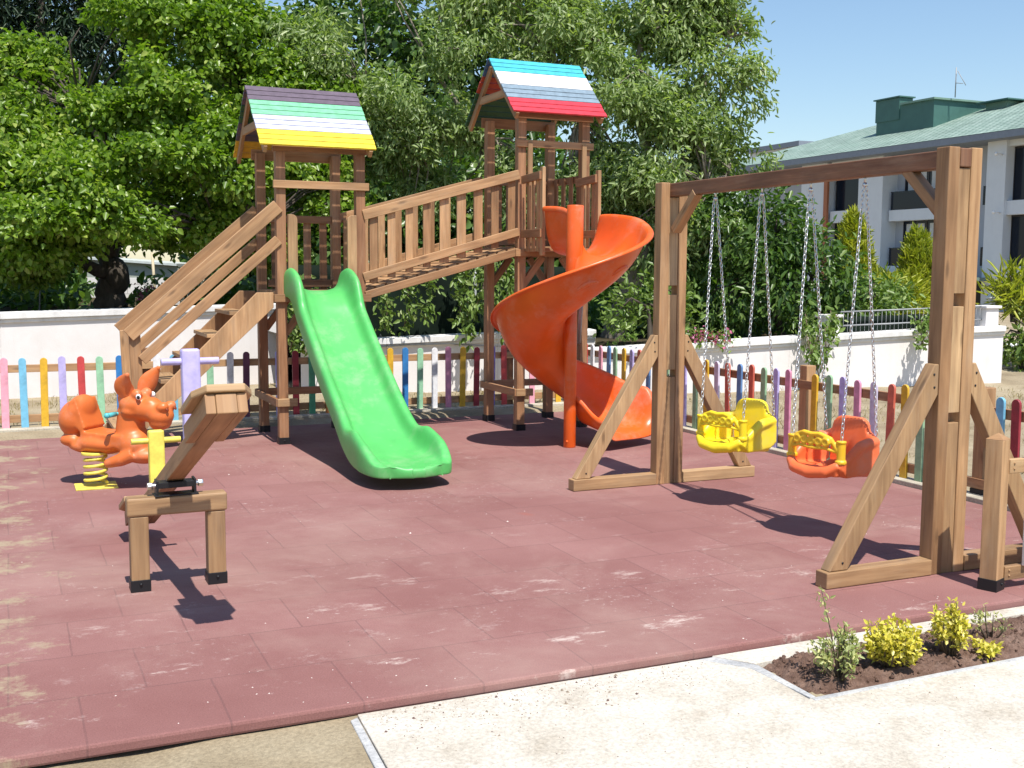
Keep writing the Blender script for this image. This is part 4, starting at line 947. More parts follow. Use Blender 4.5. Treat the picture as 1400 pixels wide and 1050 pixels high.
# ------------------------------------------------------------------ foliage
def leaves_mesh(name, mats, centres, outs, n, L, W, spread, droop=0.25, upb=0.5, off=V((0, 0, 0)), jitter=0.5, mi=None, var=None):
    """n leaves round every cluster centre; each leaf is two folded quads"""
    C = np.repeat(np.asarray(centres, float), n, 0); O = np.repeat(np.asarray(outs, float), n, 0); N = len(C)
    P = C+nrng.normal(0, 1, (N, 3))*np.asarray(spread)
    d = O*0.7+nrng.normal(0, 1, (N, 3))*0.65; d[:, 2] -= droop; d /= np.linalg.norm(d, axis=1)[:, None]
    nr = O*0.5+nrng.normal(0, jitter, (N, 3)); nr[:, 2] += upb; nr -= d*np.sum(nr*d, 1)[:, None]; nr /= np.linalg.norm(nr, axis=1)[:, None]+1e-9
    s = np.cross(d, nr); sc = nrng.uniform(.65, 1.25, N)[:, None]
    Ls, Ws = L*sc, W*sc
    fold = 0.35
    v0 = P; v1 = P+d*Ls*.33+s*Ws*.5+nr*Ws*fold*.5; v2 = P+d*Ls*.72+s*Ws*.36+nr*Ws*fold*.3-nr*Ls*.05; v3 = P+d*Ls-nr*Ls*.16
    v4 = P+d*Ls*.72-s*Ws*.36+nr*Ws*fold*.3-nr*Ls*.05; v5 = P+d*Ls*.33-s*Ws*.5+nr*Ws*fold*.5
    vv = np.stack([v0, v1, v2, v3, v4, v5], 1).reshape(-1, 3)-np.asarray(off)
    base = (np.arange(N)*6)[:, None]
    f = np.concatenate([base+np.array([[0, 1, 2, 3]]), base+np.array([[0, 3, 4, 5]])], 1).reshape(-1, 4)
    me = bpy.data.meshes.new(name); nf = len(f)
    me.vertices.add(len(vv)); me.vertices.foreach_set('co', vv.ravel())
    me.loops.add(nf*4); me.loops.foreach_set('vertex_index', f.ravel().astype(np.int32))
    me.polygons.add(nf); me.polygons.foreach_set('loop_start', np.arange(nf, dtype=np.int32)*4); me.polygons.foreach_set('loop_total', np.full(nf, 4, np.int32))
    me.update(calc_edges=True)
    rl = me.uv_layers.new(name='rnd'); v_ = np.clip(nrng.beta(2, 2.4, N)+(0 if var is None else np.repeat(var, n)), 0, 1)
    uv = np.stack([np.repeat(v_, 8), np.full(N*8, .5)], 1); rl.data.foreach_set('uv', uv.ravel())
    for m in (mats if isinstance(mats, (list, tuple)) else [mats]): me.materials.append(m)
    me.validate(); return me
def lobe_clusters(lobes, per_m2, hole=0.0, seed=0, inner=0.25, low=None):
    cs = []; os_ = []; vr = []
    for (c, r) in lobes:
        c = np.array(c); r = np.array(r, float); area = 4*PI*((r[0]*r[1])**1.6/3+(r[0]*r[2])**1.6/3+(r[1]*r[2])**1.6/3)**(1/1.6)
        k = int(area*per_m2); u = nrng.normal(0, 1, (k, 3)); u /= np.linalg.norm(u, axis=1)[:, None]
        rad = np.where(nrng.random(k) < inner, nrng.uniform(.35, .85, k), nrng.uniform(.82, 1.06, k))
        p = c+u*r*rad[:, None]
        for q, o_ in zip(p, u):
            nz = mnoise.noise(V((q[0]*1.1+seed, q[1]*1.1, q[2]*1.5)))+.5*mnoise.noise(V((q[0]*2.7, q[1]*2.7+seed, q[2]*3.1)))
            if nz < hole: continue
            if low is not None and q[2] < low+0.25*nz: continue
            cs.append(q); os_.append(o_); vr.append(.25*mnoise.noise(V((q[0]*.8+9, q[1]*.8, q[2]*.8+seed))))
    return np.array(cs), np.array(os_), np.array(vr)
def tree(name, label, cat, base, trunk_paths, lobes, leafm, barkm, per_m2=14, n=10, L=.12, W=.07, spread=.12, hole=-.15, group=None, twigs=60, droop=.25, upb=.5, inner=.25, low=None, jitter=.5):
    t = thing(name, label, cat, base, group)
    mb = MB()
    for pts, r0, r1 in trunk_paths:
        m = len(pts); fine = []; P_ = [V(p) for p in pts]
        for i in range(m-1):
            p0, p1, p2, p3 = P_[max(i-1, 0)], P_[i], P_[i+1], P_[min(i+2, m-1)]
            for k in range(5):
                q = k/5; fine.append(.5*((2*p1)+(-p0+p2)*q+(2*p0-5*p1+4*p2-p3)*q*q+(-p0+3*p1-3*p2+p3)*q**3)+V((rng.uniform(-1, 1), rng.uniform(-1, 1), 0))*r0*.10)
        fine.append(P_[-1]); k = len(fine)
        mb.tube(fine, [r0+(r1-r0)*(i/(k-1))**.8 for i in range(k)], 9)
    cs, os_, vr = lobe_clusters(lobes, per_m2, hole, seed=rng.uniform(0, 50), inner=inner, low=low)
    if twigs:
        ends = [V(p[0][-1]) for p in trunk_paths]+[V(p[0][-2]) for p in trunk_paths]
        for q in cs[nrng.choice(len(cs), min(twigs, len(cs)), replace=False)]:
            q = V(q); e = min(ends, key=lambda a: (a-q).length); md = (e+q)/2+V((rng.uniform(-.2, .2), rng.uniform(-.2, .2), rng.uniform(-.05, .25)))
            mb.tube([e, md, q], [.022, .014, .006], 5)
    mb.build('trunk', barkm, t, 0)
    o = bpy.data.objects.new('crown', leaves_mesh('crown', leafm, cs, os_, n, L, W, spread, droop, upb, base, jitter, var=vr)); COL.objects.link(o); o.parent = t
    return t
def at(px, py, dist):
    """a point seen at that place of the 1400 x 1050 plan sketch, at a chosen distance from the gate"""
    d = rt2*((px-700)/1531)-up2*((py-525)/1531)+fw
    return V((0, 0, 1.66))+d*dist
def lobe_px(lst, dist0):
    out = []
    for (px, py, rx, ry, dd) in lst:
        D = dist0+dd; c = at(px, py, D); s_ = D/1531; out.append((c, (rx*s_, max(.5, min(rx, ry)*s_*.8), ry*s_)))
    return out
def pads(lobes, k, r0, r1, flat, front=.6):
    out = []
    for c, r in lobes:
        for _ in range(k):
            u = V((rng.gauss(0, 1), rng.gauss(0, 1)-front, rng.gauss(0, 1)+.25)); u.normalize(); q = rng.uniform(.45, 1.0)
            R_ = rng.uniform(r0, r1); out.append((V(c)+V((u.x*r[0]*q, u.y*r[1]*q, u.z*r[2]*q)), (R_, R_*.9, R_*flat*rng.uniform(.8, 1.25))))
    return out
def path_px(lst, dist0): return [at(px, py, dist0+dd) for px, py, dd in lst]

# big broad-leaved tree over the left wall
DA = 16.7
lobesA = lobe_px([(70, 170, 110, 75, 0), (190, 130, 120, 70, -.6), (310, 110, 100, 80, .2), (60, 260, 110, 60, -1.2), (170, 240, 110, 55, -1.6), (290, 220, 90, 70, -.6), (40, 330, 80, 45, -1.5), (120, 296, 80, 36, -1.8), (250, 60, 110, 60, .4), (390, 160, 80, 80, .8), (360, 50, 90, 60, 1.0), (20, 100, 60, 50, .8), (-60, 250, 100, 110, -.3), (420, 260, 70, 60, .6), (250, 305, 60, 24, -.2), (15, 375, 50, 35, -.6), (340, 320, 60, 35, .3)], DA)
trA = [(path_px([(150, 425, .3), (152, 395, .3), (160, 375, .2), (148, 350, .2), (158, 320, .1), (200, 270, 0)], DA), .26, .09),
       (path_px([(150, 372, .2), (128, 368, .0), (100, 345, -.1), (60, 300, -.2)], DA), .13, .05), (path_px([(158, 330, .1), (230, 322, -.3), (300, 315, -.3), (350, 318, -.2)], DA), .09, .03),
       (path_px([(170, 310, .1), (150, 220, -.2), (110, 150, 0)], DA), .09, .03), (path_px([(200, 270, .1), (260, 180, .2), (320, 110, .3)], DA), .08, .03)]
tree('broadleaf_tree', 'large dense broad leaved tree leaning over the tall white wall', 'tree', at(150, 425, DA+.3), trA, pads(lobesA, 9, .27, .62, .36), LEAF_A, BARK, per_m2=60, n=12, L=.095, W=.066, spread=.08, hole=-.12, twigs=200, inner=.3, jitter=.45)
# pale long-leaved tree behind the towers
DB = 17.0
lobesB = lobe_px([(470, 70, 90, 75, .4), (560, 110, 90, 70, 0), (660, 60, 100, 70, .3), (780, 60, 110, 80, -.2), (900, 60, 110, 80, .2), (942, 110, 48, 70, .1), (860, 160, 90, 60, -.5), (912, 200, 48, 60, -.3), (962, 245, 45, 35, 0), (900, 250, 80, 50, -.4), (860, 320, 60, 50, -.1), (730, 160, 80, 60, .6), (600, 200, 80, 50, .4), (520, 190, 70, 60, .6), (440, 140, 60, 60, .6), (972, 40, 45, 60, .4), (560, 0, 150, 60, .7), (820, -20, 150, 70, .5), (700, 250, 60, 40, .6), (560, 260, 60, 30, .8), (962, 190, 48, 40, -.2), (930, 310, 50, 30, .1), (930, 5, 90, 60, .1), (740, 0, 100, 60, .3), (962, -15, 48, 50, .2), (690, 30, 80, 50, .4), (922, 60, 48, 50, .2), (830, 215, 50, 55, .3), (800, 285, 55, 40, .4), (997, 130, 25, 45, .1), (992, 225, 30, 25, .1)], DB)
trB = [(path_px([(835, 470, .4), (850, 430, .3), (868, 370, .1), (885, 310, 0), (893, 260, -.1), (880, 190, 0), (870, 120, 0), (880, 50, .1)], DB), .21, .05),
       (path_px([(890, 300, 0), (930, 270, -.2), (965, 250, -.2), (995, 240, -.1)], DB), .08, .02), (path_px([(884, 220, 0), (930, 160, -.1), (980, 90, 0), (1000, 50, .1)], DB), .06, .02),
       (path_px([(868, 370, .1), (820, 250, .3), (790, 160, .2), (760, 80, .3)], DB), .10, .03), (path_px([(860, 390, .1), (740, 290, .3), (660, 190, .4), (590, 90, .5)], DB), .09, .03), (path_px([(660, 190, .4), (560, 180, .5), (500, 120, .6)], DB), .05, .02), (path_px([(875, 130, 0), (820, 60, .2), (790, 0, .3)], DB), .05, .02)]
tree('pale_leaved_tree', 'tall light green tree with long leaves and grey branches behind the two towers', 'tree', at(835, 470, DB+.4), trB, pads(lobesB, 8, .24, .52, .6), LEAF_B, BARKG, per_m2=42, n=11, L=.115, W=.038, spread=.10, hole=-.03, twigs=360, droop=.6, inner=.35, jitter=.55)
# glossy dark small tree behind the swings
DC = 16.9
lobesC = lobe_px([(985, 330, 60, 50, 0), (1050, 330, 60, 50, -.2), (1100, 352, 42, 42, 0), (1000, 400, 55, 45, .1), (1080, 400, 60, 45, -.1), (1030, 285, 70, 30, .2), (1135, 385, 35, 40, .2), (950, 370, 40, 50, .4)], DC)
trC = [(path_px([(1098, 465, .2), (1096, 420, .1), (1080, 370, 0), (1060, 320, 0)], DC), .09, .03), (path_px([(1070, 462, .2), (1060, 430, .1), (1030, 380, 0), (990, 330, 0)], DC), .07, .02), (path_px([(1096, 425, .1), (1110, 380, .1), (1120, 340, .1)], DC), .05, .02)]
tree('glossy_tree', 'small dark glossy leaved tree behind the swing chains above the long wall', 'tree', at(1098, 465, DC+.2), trC, lobesC, LEAF_C, BARK, per_m2=36, n=11, L=.15, W=.055, spread=.11, hole=-.08, twigs=40, droop=.5)
# dark conifer at the top left, far behind
DD = 27
lobesD = lobe_px([(20, 10, 110, 60, 0), (120, 20, 110, 50, .5), (230, 0, 90, 40, 1), (-60, 60, 90, 80, 0), (60, -60, 160, 60, 0)], DD)
tree('pine_tree', 'dark needle leaved pine rising behind the broad leaved tree', 'tree', at(40, 420, DD), [(path_px([(40, 420, 0), (44, 250, 0), (50, 100, 0), (60, -40, 0)], DD), .28, .08)], lobesD, LEAF_PINE, BARK, per_m2=16, n=14, L=.28, W=.05, spread=.26, hole=-.1, twigs=30)
# yellow-green cypresses in front of the building
for i, (px, pt, pb, hw, D, lab) in enumerate(((1168, 305, 425, 34, 27, 'golden green conifer rising above the glossy tree, in front of the left windows'), (1256, 330, 425, 30, 26, 'golden green conifer with a pointed top in front of the grey balconies'))):
    s_c = D/1531; lob = []
    for k in range(70):
        q = rng.random()**.75; rad = hw*(1-q)**.7*1.05; a = rng.uniform(0, 2*PI); c = at(px+rad*.75*math.cos(a), pb-(pb-pt)*q*.93, D+rad*s_c*.75*math.sin(a))
        lob.append((c, (rng.uniform(.10, .17), rng.uniform(.10, .17), rng.uniform(.26, .42))))
    tree('golden_conifer', lab, 'tree', at(px, pb+25, D), [(path_px([(px, pb+25, 0), (px, pb-30, 0), (px, pt+15, 0)], D), .12, .03)], lob, LEAF_Y, BARK, per_m2=60, n=9, L=.20, W=.035, spread=.05, hole=-.9, twigs=0, droop=-1.0, upb=.2, group='golden conifers in front of the apartment block')
for (px, py, rx, ry, D, lab, lm, Ls, Ws, dr) in ((1215, 408, 45, 26, 25, 'low golden bush between the two conifers beyond the wall', LEAF_Y, .24, .05, -.5), (1385, 402, 34, 24, 20, 'spiky golden green bush behind the garden lamp', LEAF_Y, .34, .035, -.5),
        (1398, 455, 22, 38, 19.5, 'tall green bush at the roadside beside the lamp post', LEAF_VINE, .14, .06, .1), (890, 420, 55, 40, 15.4, 'shady green shrub at the foot of the pale tree behind the orange slide', LEAF_VINE, .10, .05, .1), (1195, 398, 36, 24, 19, 'loose grey green shrub beside the glossy tree', LEAF_VINE, .12, .05, .3), (1165, 412, 36, 26, 17.6, 'leafy green shrub on top of the long wall', LEAF_VINE, .11, .05, .3)):
    lob = lobe_px([(px, py, rx, ry, 0), (px-rx*.5, py+ry*.3, rx*.6, ry*.7, -.2), (px+rx*.4, py+ry*.35, rx*.6, ry*.6, .2)], D)
    tree('bush', lab, 'bush', at(px, py+ry+14, D), [(path_px([(px, py+ry+14, 0), (px-4, py, 0)], D), .05, .02), (path_px([(px, py+ry+14, 0), (px+8, py, 0)], D), .04, .02)], lob, lm, BARK, per_m2=34, n=10, L=Ls, W=Ws, spread=.1, hole=-.25, twigs=10, droop=dr)
# background woodland that closes the view
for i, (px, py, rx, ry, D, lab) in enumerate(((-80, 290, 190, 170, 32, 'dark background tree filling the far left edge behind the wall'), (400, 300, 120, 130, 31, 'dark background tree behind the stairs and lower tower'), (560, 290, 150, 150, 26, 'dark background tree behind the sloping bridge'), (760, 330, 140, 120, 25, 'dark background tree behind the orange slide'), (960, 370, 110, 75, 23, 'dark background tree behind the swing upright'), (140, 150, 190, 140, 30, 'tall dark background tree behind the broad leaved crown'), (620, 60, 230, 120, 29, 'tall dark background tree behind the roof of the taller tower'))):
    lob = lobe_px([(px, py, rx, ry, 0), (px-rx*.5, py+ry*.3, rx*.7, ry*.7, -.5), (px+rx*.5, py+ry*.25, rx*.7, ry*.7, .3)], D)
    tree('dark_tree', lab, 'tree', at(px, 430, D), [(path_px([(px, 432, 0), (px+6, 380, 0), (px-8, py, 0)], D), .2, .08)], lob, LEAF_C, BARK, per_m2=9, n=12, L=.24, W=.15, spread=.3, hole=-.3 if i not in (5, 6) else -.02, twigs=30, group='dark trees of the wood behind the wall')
# undergrowth on the bank: uncountable low leaves
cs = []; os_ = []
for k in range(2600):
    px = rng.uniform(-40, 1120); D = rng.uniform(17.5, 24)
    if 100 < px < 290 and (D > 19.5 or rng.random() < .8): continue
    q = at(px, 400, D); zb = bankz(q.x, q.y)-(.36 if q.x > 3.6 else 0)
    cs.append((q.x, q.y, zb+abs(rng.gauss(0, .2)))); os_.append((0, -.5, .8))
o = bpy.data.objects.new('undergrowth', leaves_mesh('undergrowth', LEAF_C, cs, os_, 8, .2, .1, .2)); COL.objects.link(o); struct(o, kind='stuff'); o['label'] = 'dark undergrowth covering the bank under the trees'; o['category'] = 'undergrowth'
# creepers hanging over the wall
def creeper(name, label, strands, D, dens=26, lm=LEAF_VINE, L=.10, W=.055):
    t = thing(name, label, 'creeper', at(strands[0][0][0], strands[0][0][1], D)); mb = MB(); cs = []; os_ = []
    for st in strands:
        pts = path_px([(x, y, d) for x, y, d in st], D); mb.tube(pts, .008, 5)
        for a, b_ in zip(pts, pts[1:]):
            for k in range(int((b_-a).length*dens)): q = a.lerp(b_, rng.random()); cs.append(q[:]); os_.append((rng.uniform(-.5, .5), -.9, .1))
    mb.build('stem', TWIG, t, 0)
    o = bpy.data.objects.new('foliage', leaves_mesh('foliage', lm, cs, os_, 5, L, W, .055, .7, .1, origin(t))); COL.objects.link(o); o.parent = t
creeper('creeper', 'leafy creeper hanging down the wall beside the slide top, between the tower posts', [[(400, 400, 0), (408, 440, -.1), (396, 480, -.1)], [(420, 395, 0), (425, 450, -.1), (430, 482, -.1)], [(440, 395, 0), (430, 440, -.1), (408, 478, -.1)], [(415, 380, 0), (400, 430, -.1), (392, 455, -.1)]], 14.9, 34)
creeper('creeper', 'trailing creeper hanging from the trees beside the dark net, left of the orange slide', [[(640, 340, .3), (640, 400, .1), (637, 470, 0)], [(665, 340, .3), (660, 400, 0), (640, 440, 0)], [(690, 350, .2), (694, 400, 0), (680, 450, 0)], [(700, 360, .2), (696, 420, 0), (694, 460, 0)], [(620, 345, .3), (632, 390, .2), (628, 440, .1)], [(680, 345, .2), (672, 400, .1), (678, 430, .1)], [(520, 395, .1), (530, 420, .1), (526, 452, .1)], [(555, 380, .1), (560, 420, .1), (552, 448, .1)], [(585, 370, .1), (590, 400, .1), (580, 440, .1)]], 15.1, 34, L=.11, W=.045)
creeper('creeper', 'slender creeper trailing over the long white wall behind the swing chains', [[(1100, 425, .1), (1108, 470, -.3), (1120, 515, -.4)], [(1135, 420, .1), (1140, 460, -.3), (1118, 500, -.4)], [(1145, 430, .1), (1128, 450, -.3), (1130, 500, -.4)], [(1095, 440, .1), (1102, 455, -.3), (1110, 490, -.4)], [(1120, 440, 0), (1116, 480, -.3), (1108, 525, -.3)]], 15.95, 17, L=.10, W=.05)
creeper('creeper', 'short creeper spilling over the long wall beside the near swing upright', [[(1262, 430, .1), (1258, 450, -.2), (1262, 470, -.3)], [(1275, 425, .1), (1268, 455, -.2), (1256, 476, -.3)], [(1250, 436, .1), (1262, 448, -.2), (1272, 466, -.3)]], 16.45, 20, L=.09, W=.05)
# pink flowers
for lab, pts, D in (('pink flowering shrub on top of the wall behind the far swing upright', [(940, 462), (960, 460), (975, 463), (990, 461), (950, 458)], 15.45), ('pale pink oleander blossoms on the tall white wall beside the stair rail', [(195, 405), (205, 400), (212, 410), (200, 413), (215, 402)], 17.3)):
    t = thing('flowering_shrub', lab, 'shrub', at(pts[0][0], pts[0][1]+14, D)); cs = [at(x+rng.uniform(-7, 7), y+rng.uniform(-3, 6), D+rng.uniform(-.1, .1))[:] for x, y in pts for _ in range(10)]
    mb = MB()
    for x, y in pts: mb.tube([at(x, y+16, D), at(x, y, D)], .01, 5)
    mb.build('stem', TWIG, t, 0)
    o = bpy.data.objects.new('foliage', leaves_mesh('foliage', LEAF_VINE, cs, [(0, -.5, .5)]*len(cs), 4, .09, .04, .07, off=origin(t))); COL.objects.link(o); o.parent = t
    o = bpy.data.objects.new('blossom', leaves_mesh('blossom', PETAL, cs, [(0, -.7, .6)]*len(cs), 4, .05, .045, .06, off=origin(t))); COL.objects.link(o); o.parent = t
# shrubs in the planting bed
def bed_shrub(label, x, y, h, r, lm, stems, dens, L, W, lean=0.0, spire=None):
    base = V((x, y, -.03)); t = thing('shrub', label, 'shrub', base, 'young shrubs in the planting bed'); mb = MB(); cs = []; os_ = []
    for k in range(stems):
        a = rng.uniform(0, 2*PI); rr = r*math.sqrt(rng.random()); top = base+V((rr*math.cos(a), rr*math.sin(a), h*rng.uniform(.6, 1.0)*(1-.35*rr/r)))
        b0 = base+V((.025*math.cos(a), .025*math.sin(a), 0)); md = b0.lerp(top, .5)+V((rr*.25*math.cos(a), rr*.25*math.sin(a), 0)); mb.tube([b0, md, top], [.0045, .0035, .0018], 5)
        for j in range(dens):
            q = .35+.65*rng.random(); p = (b0*(1-q)**2+md*2*q*(1-q)+top*q*q); cs.append(p[:]); os_.append((math.cos(a)*.6, math.sin(a)*.6, .7))
    if spire:
        top = base+V(spire); mb.tube([base, base.lerp(top, .5)+V((.008, 0, 0)), top], [.004, .003, .0015], 5)
        for j in range(10): q = .62+.38*j/10; cs.append((base.lerp(top, q))[:]); os_.append((rng.uniform(-.4, .4), rng.uniform(-.4, .4), .8))
    mb.build('stem', TWIG, t, 0)
    o = bpy.data.objects.new('foliage', leaves_mesh('foliage', lm, cs, os_, 3, L, W, .012, .0, .5, base, .7)); COL.objects.link(o); o.parent = t
bed_shrub('thin pale green shrub with a tall bare spire at the bed corner', 3.10, 3.57, .27, .105, LEAF_G, 20, 12, .026, .010, spire=(-.085, .03, .40))
bed_shrub('dense round shrub with bright yellow leaves in the middle of the bed', 3.405, 3.60, .225, .115, LEAF_V, 48, 16, .027, .015)
bed_shrub('upright yellow leaved shrub on bare stems near the gate post', 3.765, 3.62, .30, .085, LEAF_V, 16, 15, .027, .014)
bed_shrub('tiny low yellow sprig beside the upright shrub', 3.90, 3.545, .075, .06, LEAF_V, 8, 7, .026, .014)
bed_shrub('small sparse shrub at the far end of the bed by the frame edge', 4.10, 3.70, .20, .07, LEAF_G, 6, 5, .025, .010)
# dry grass tufts on the earth yard (uncountable)
cs = []; os_ = []
for k in range(2300):
    if k % 3: x, y = rng.uniform(-4, 14), rng.uniform(12.7, 16)
    else: x, y = rng.uniform(6.7, 14), rng.uniform(6, 13)
    if x > 6.4 and y > 12.9: continue
    if y > 15.2+.22*x and x < 3.5: continue
    if x > 3.5 and y > 14.6-.2*(x-3.5): continue
    if fb(x, y, .9) < -.1: continue
    cs.append((x, y, -.02)); os_.append((0, 0, 1))
GRASSM = leafmat('dry_grass', (0.26, 0.20, 0.09), (0.38, 0.31, 0.16), (0.5, 0.43, 0.25), .8, .2)
o = bpy.data.objects.new('grass', leaves_mesh('grass', GRASSM, cs, os_, 6, .06, .006, (.05, .05, .004), -1.0, 0.0)); COL.objects.link(o); struct(o, kind='stuff'); o['label'] = 'dry straw coloured grass between the fence and the white walls'; o['category'] = 'grass'
# pale chips and crumbs scattered over the rubber floor and path
mb = MB()
CHIP = paint('pale_chip', (0.62, 0.55, 0.5), .9); CHIPD = paint('dark_crumb', (0.12, 0.07, 0.06), .9)
for k in range(420):
    if rng.random() < .75: x, y, z = rng.uniform(0, 5.6), 4.05+6*rng.random()**1.7, 0.0
    else: x, y, z = rng.uniform(1.1, 4.5), rng.uniform(2.2, 3.98), -.038
    if z < 0 and x > 2.8 and y > 3.4: continue
    if z == 0.0 and fb(x, y, .8) < rng.uniform(-.2, .35): continue
    s_ = rng.uniform(.002, .0055)*(1.0 if rng.random() < .92 else 1.9); a = rng.uniform(0, PI)
    p = V((x, y, z)); e1 = V((math.cos(a), math.sin(a), 0))*s_; e2 = V((-math.sin(a), math.cos(a), 0))*s_*rng.uniform(.4, .9); h_ = s_*.5
    mb.add([p-e1, p-e2, p+e1, p+e2, p+e1*.3+Z3*h_, p-e1*.3+Z3*h_*.8], [(0, 1, 5), (1, 4, 5), (1, 2, 4), (2, 3, 4), (3, 5, 4), (3, 0, 5)], None, 0 if rng.random() < .82 else 1)
o = mb.build('grit', [CHIP, CHIPD], bevel=0); struct(o, 'pale chips and crumbs scattered over the rubber floor', 'grit', 'stuff')
mb = MB(); CR = paint('brown_crumb', (0.24, 0.19, 0.14), .9)
for k in range(900):
    x = 1.2+1.5*rng.random()**1.2 if k % 3 else rng.uniform(1.1, 3.6); y = (4.0-abs(rng.gauss(0, .16))) if k % 3 else rng.uniform(2.4, 3.95)
    if (x > 2.75 and y > 3.42) or x < 1.17: continue
    s_ = rng.uniform(.0015, .005)*(1 if rng.random() < .93 else 2.2); a = rng.uniform(0, PI); p = V((x, y, -.0385)); e1 = V((math.cos(a), math.sin(a), 0))*s_; e2 = V((-math.sin(a), math.cos(a), 0))*s_*.7
    mb.add([p-e1, p-e2, p+e1, p+e2, p+Z3*s_*.8], [(0, 1, 4), (1, 2, 4), (2, 3, 4), (3, 0, 4)], None, 0 if rng.random() < .6 else 1)
struct(mb.build('path_grit', [CR, CHIPD], bevel=0), 'brown crumbs of dirt scattered on the pale path beside the rubber floor', 'grit', 'stuff')
wc = at(958, 1003, 3.28); mb = MB(); mb.board((wc.x-.012, wc.y+.026, -.032), (wc.x+.012, wc.y-.026, -.030), X3, .02, .009); tag(mb.build('wood_chip', WOODL, None, .002, loc=(wc.x, wc.y, -.035)), 'small splinter of pale wood lying on the bright path', 'wood chip')
# clods in the bed
mb = MB()
for k in range(420):
    x, y = rng.uniform(2.93, 4.9), rng.uniform(3.48, 3.94); s_ = rng.uniform(.004, .014)
    mb.ball((x, y, bedz(x, y)+s_*.3), (s_, s_*rng.uniform(.6, 1), s_*.7), (rng.random(), rng.random(), rng.random()*3), n=3)
for f_ in range(len(mb.sm)): mb.sm[f_] = False
o = mb.build('soil_clods', BEDSOIL, bevel=0); struct(o, 'crumbly clods of brown soil in the planting bed', 'soil', 'stuff')

# ------------------------------------------------------------------ behind the wall: net, shed, block wall
SN = thing('shade_net', 'dark green shade net fence standing behind the lower white wall under the bridge', 'net fence', (5.5, 15.0, .6))
mb = MB(); rows = []
for j in range(8):
    rows.append([V((3.4+i*.12, 15.25-.20*(i*.12)+.05*math.sin(i*1.9+j*.6)+.03*math.sin(i*.7+j), .55+j*.165)) for i in range(34)])
mb.grid(rows); o = mb.build('net', NETM, SN, 0); m_ = o.modifiers.new('s', 'SOLIDIFY'); m_.thickness = .006
for i in (0, 11, 22, 33):
    mb = MB(); x = 3.4+i*.12; mb.tube([(x, 15.30-.2*(i*.12), .4), (x, 15.30-.2*(i*.12), 1.75)], .02, 8); mb.build('post', GREYPOLE, SN, 0)
BW = thing('block_wall', 'old whitewashed block wall seen beyond the tree trunk', 'wall', at(190, 415, 25))
q0, q1 = at(120, 418, 25), at(246, 418, 25.6); mb = MB(); hgt = at(150, 381, 25).z-q0.z+.02
d = (q1-q0); d.z = 0
mb.board(V((q0.x, q0.y, q0.z-.3+(hgt+.3)/2)), V((q0.x, q0.y, q0.z-.3+(hgt+.3)/2))+d, Z3, hgt+.3, .2); mb.build('wall_face', BLOCKW, BW, 0.004)
SH = thing('shed', 'grey green shed with a pale sloping roof beyond the block wall', 'shed', at(190, 400, 26))
a0, a1 = at(120, 415, 27.5), at(245, 415, 27.5); zt0, zt1 = at(150, 355, 27.5).z, at(232, 364, 27.5).z; n_ = V((-(a1-a0).y, (a1-a0).x, 0)).normalized()
mb = MB(); vs = [V((a0.x, a0.y, .8)), V((a1.x, a1.y, .8)), V((a1.x, a1.y, zt1)), V((a0.x, a0.y, zt0))]; vs += [v+n_*2.2 for v in vs]
BOXF = [(0, 1, 2, 3), (5, 4, 7, 6), (1, 5, 6, 2), (4, 0, 3, 7), (3, 2, 6, 7), (4, 5, 1, 0)]
mb.add(vs, BOXF); mb.build('shed_wall', SHEDM, SH, 0.01)
e = n_*-.15; vs = [V((a0.x, a0.y, zt0+.004))+e, V((a1.x, a1.y, zt1+.004))+e, V((a1.x, a1.y, zt1+.07))+e, V((a0.x, a0.y, zt0+.07))+e]; vs += [v+n_*2.5 for v in vs]
mb = MB(); mb.add(vs, BOXF); mb.build('shed_roof', paint('shed_roof', (.5, .54, .52), .6), SH, 0.005)
PO = at(213, 400, 24); mb = MB(); mb.tube([PO-Z3*.4, at(208, 345, 24)], .03, 8); tag(mb.build('bamboo_pole', paint('bamboo', (.5, .42, .28), .7), None, 0, loc=tuple(PO-Z3*.4)), 'thin pale pole leaning beside the grey shed', 'pole')
mb = MB(); PO2 = at(54, 430, 17.2); mb.tube([PO2, at(55, 365, 17.2)], .012, 6); tag(mb.build('metal_post', GREYPOLE, None, 0, loc=tuple(PO2)), 'thin grey metal post on the tall white wall at the left', 'post')
WP = V((5.72, 11.1, 0)); mb = MB(); mb.tube([(5.78, 11.9, -.05), (5.78, 11.9, 1.75)], .035, 12); tag(mb.build('white_pole', GREYPOLE, None, 0, loc=(5.78, 11.9, 0)), 'pale grey pole standing behind the taller tower beside the spiral slide', 'pole')

# ------------------------------------------------------------------ apartment building
BD = thing('apartment_building', 'pale apartment block with green tiled hip roof and dark balcony windows', 'building', (45, 47, 0))
D0 = 42.0
mb = MB(); mb.box((D0+1.0, 24, -.2), (D0+14, 60, 8.0)); mb.build('wall', FACADEG, BD, 0)
def seg(y0, y1, z0, z1, x0, x1, m=FACADE, nm='wall'):
    mb = MB(); mb.box((x0, min(y0, y1), z0), (x1, max(y0, y1), z1)); return mb.build(nm, m, BD, 0.01)
seg(46.35, 48.2, -.2, 7.9, D0, D0+1.3)            # white pier
seg(38.3, 39.4, -.2, 7.9, D0-.1, D0+1.3)
seg(50.8, 53.0, -.2, 7.9, D0, D0+1.3)
seg(50.55, 50.85, -.2, 7.4, D0-.15, D0+.0, RUST, 'rust_panel')
for zb, zt in ((4.35, 5.0), (1.2, 2.0)): seg(48.2, 50.55, zb, zt, D0+.1, D0+1.3); seg(24, 38.3, zb-.05, zt-.05, D0+.05, D0+1.3)
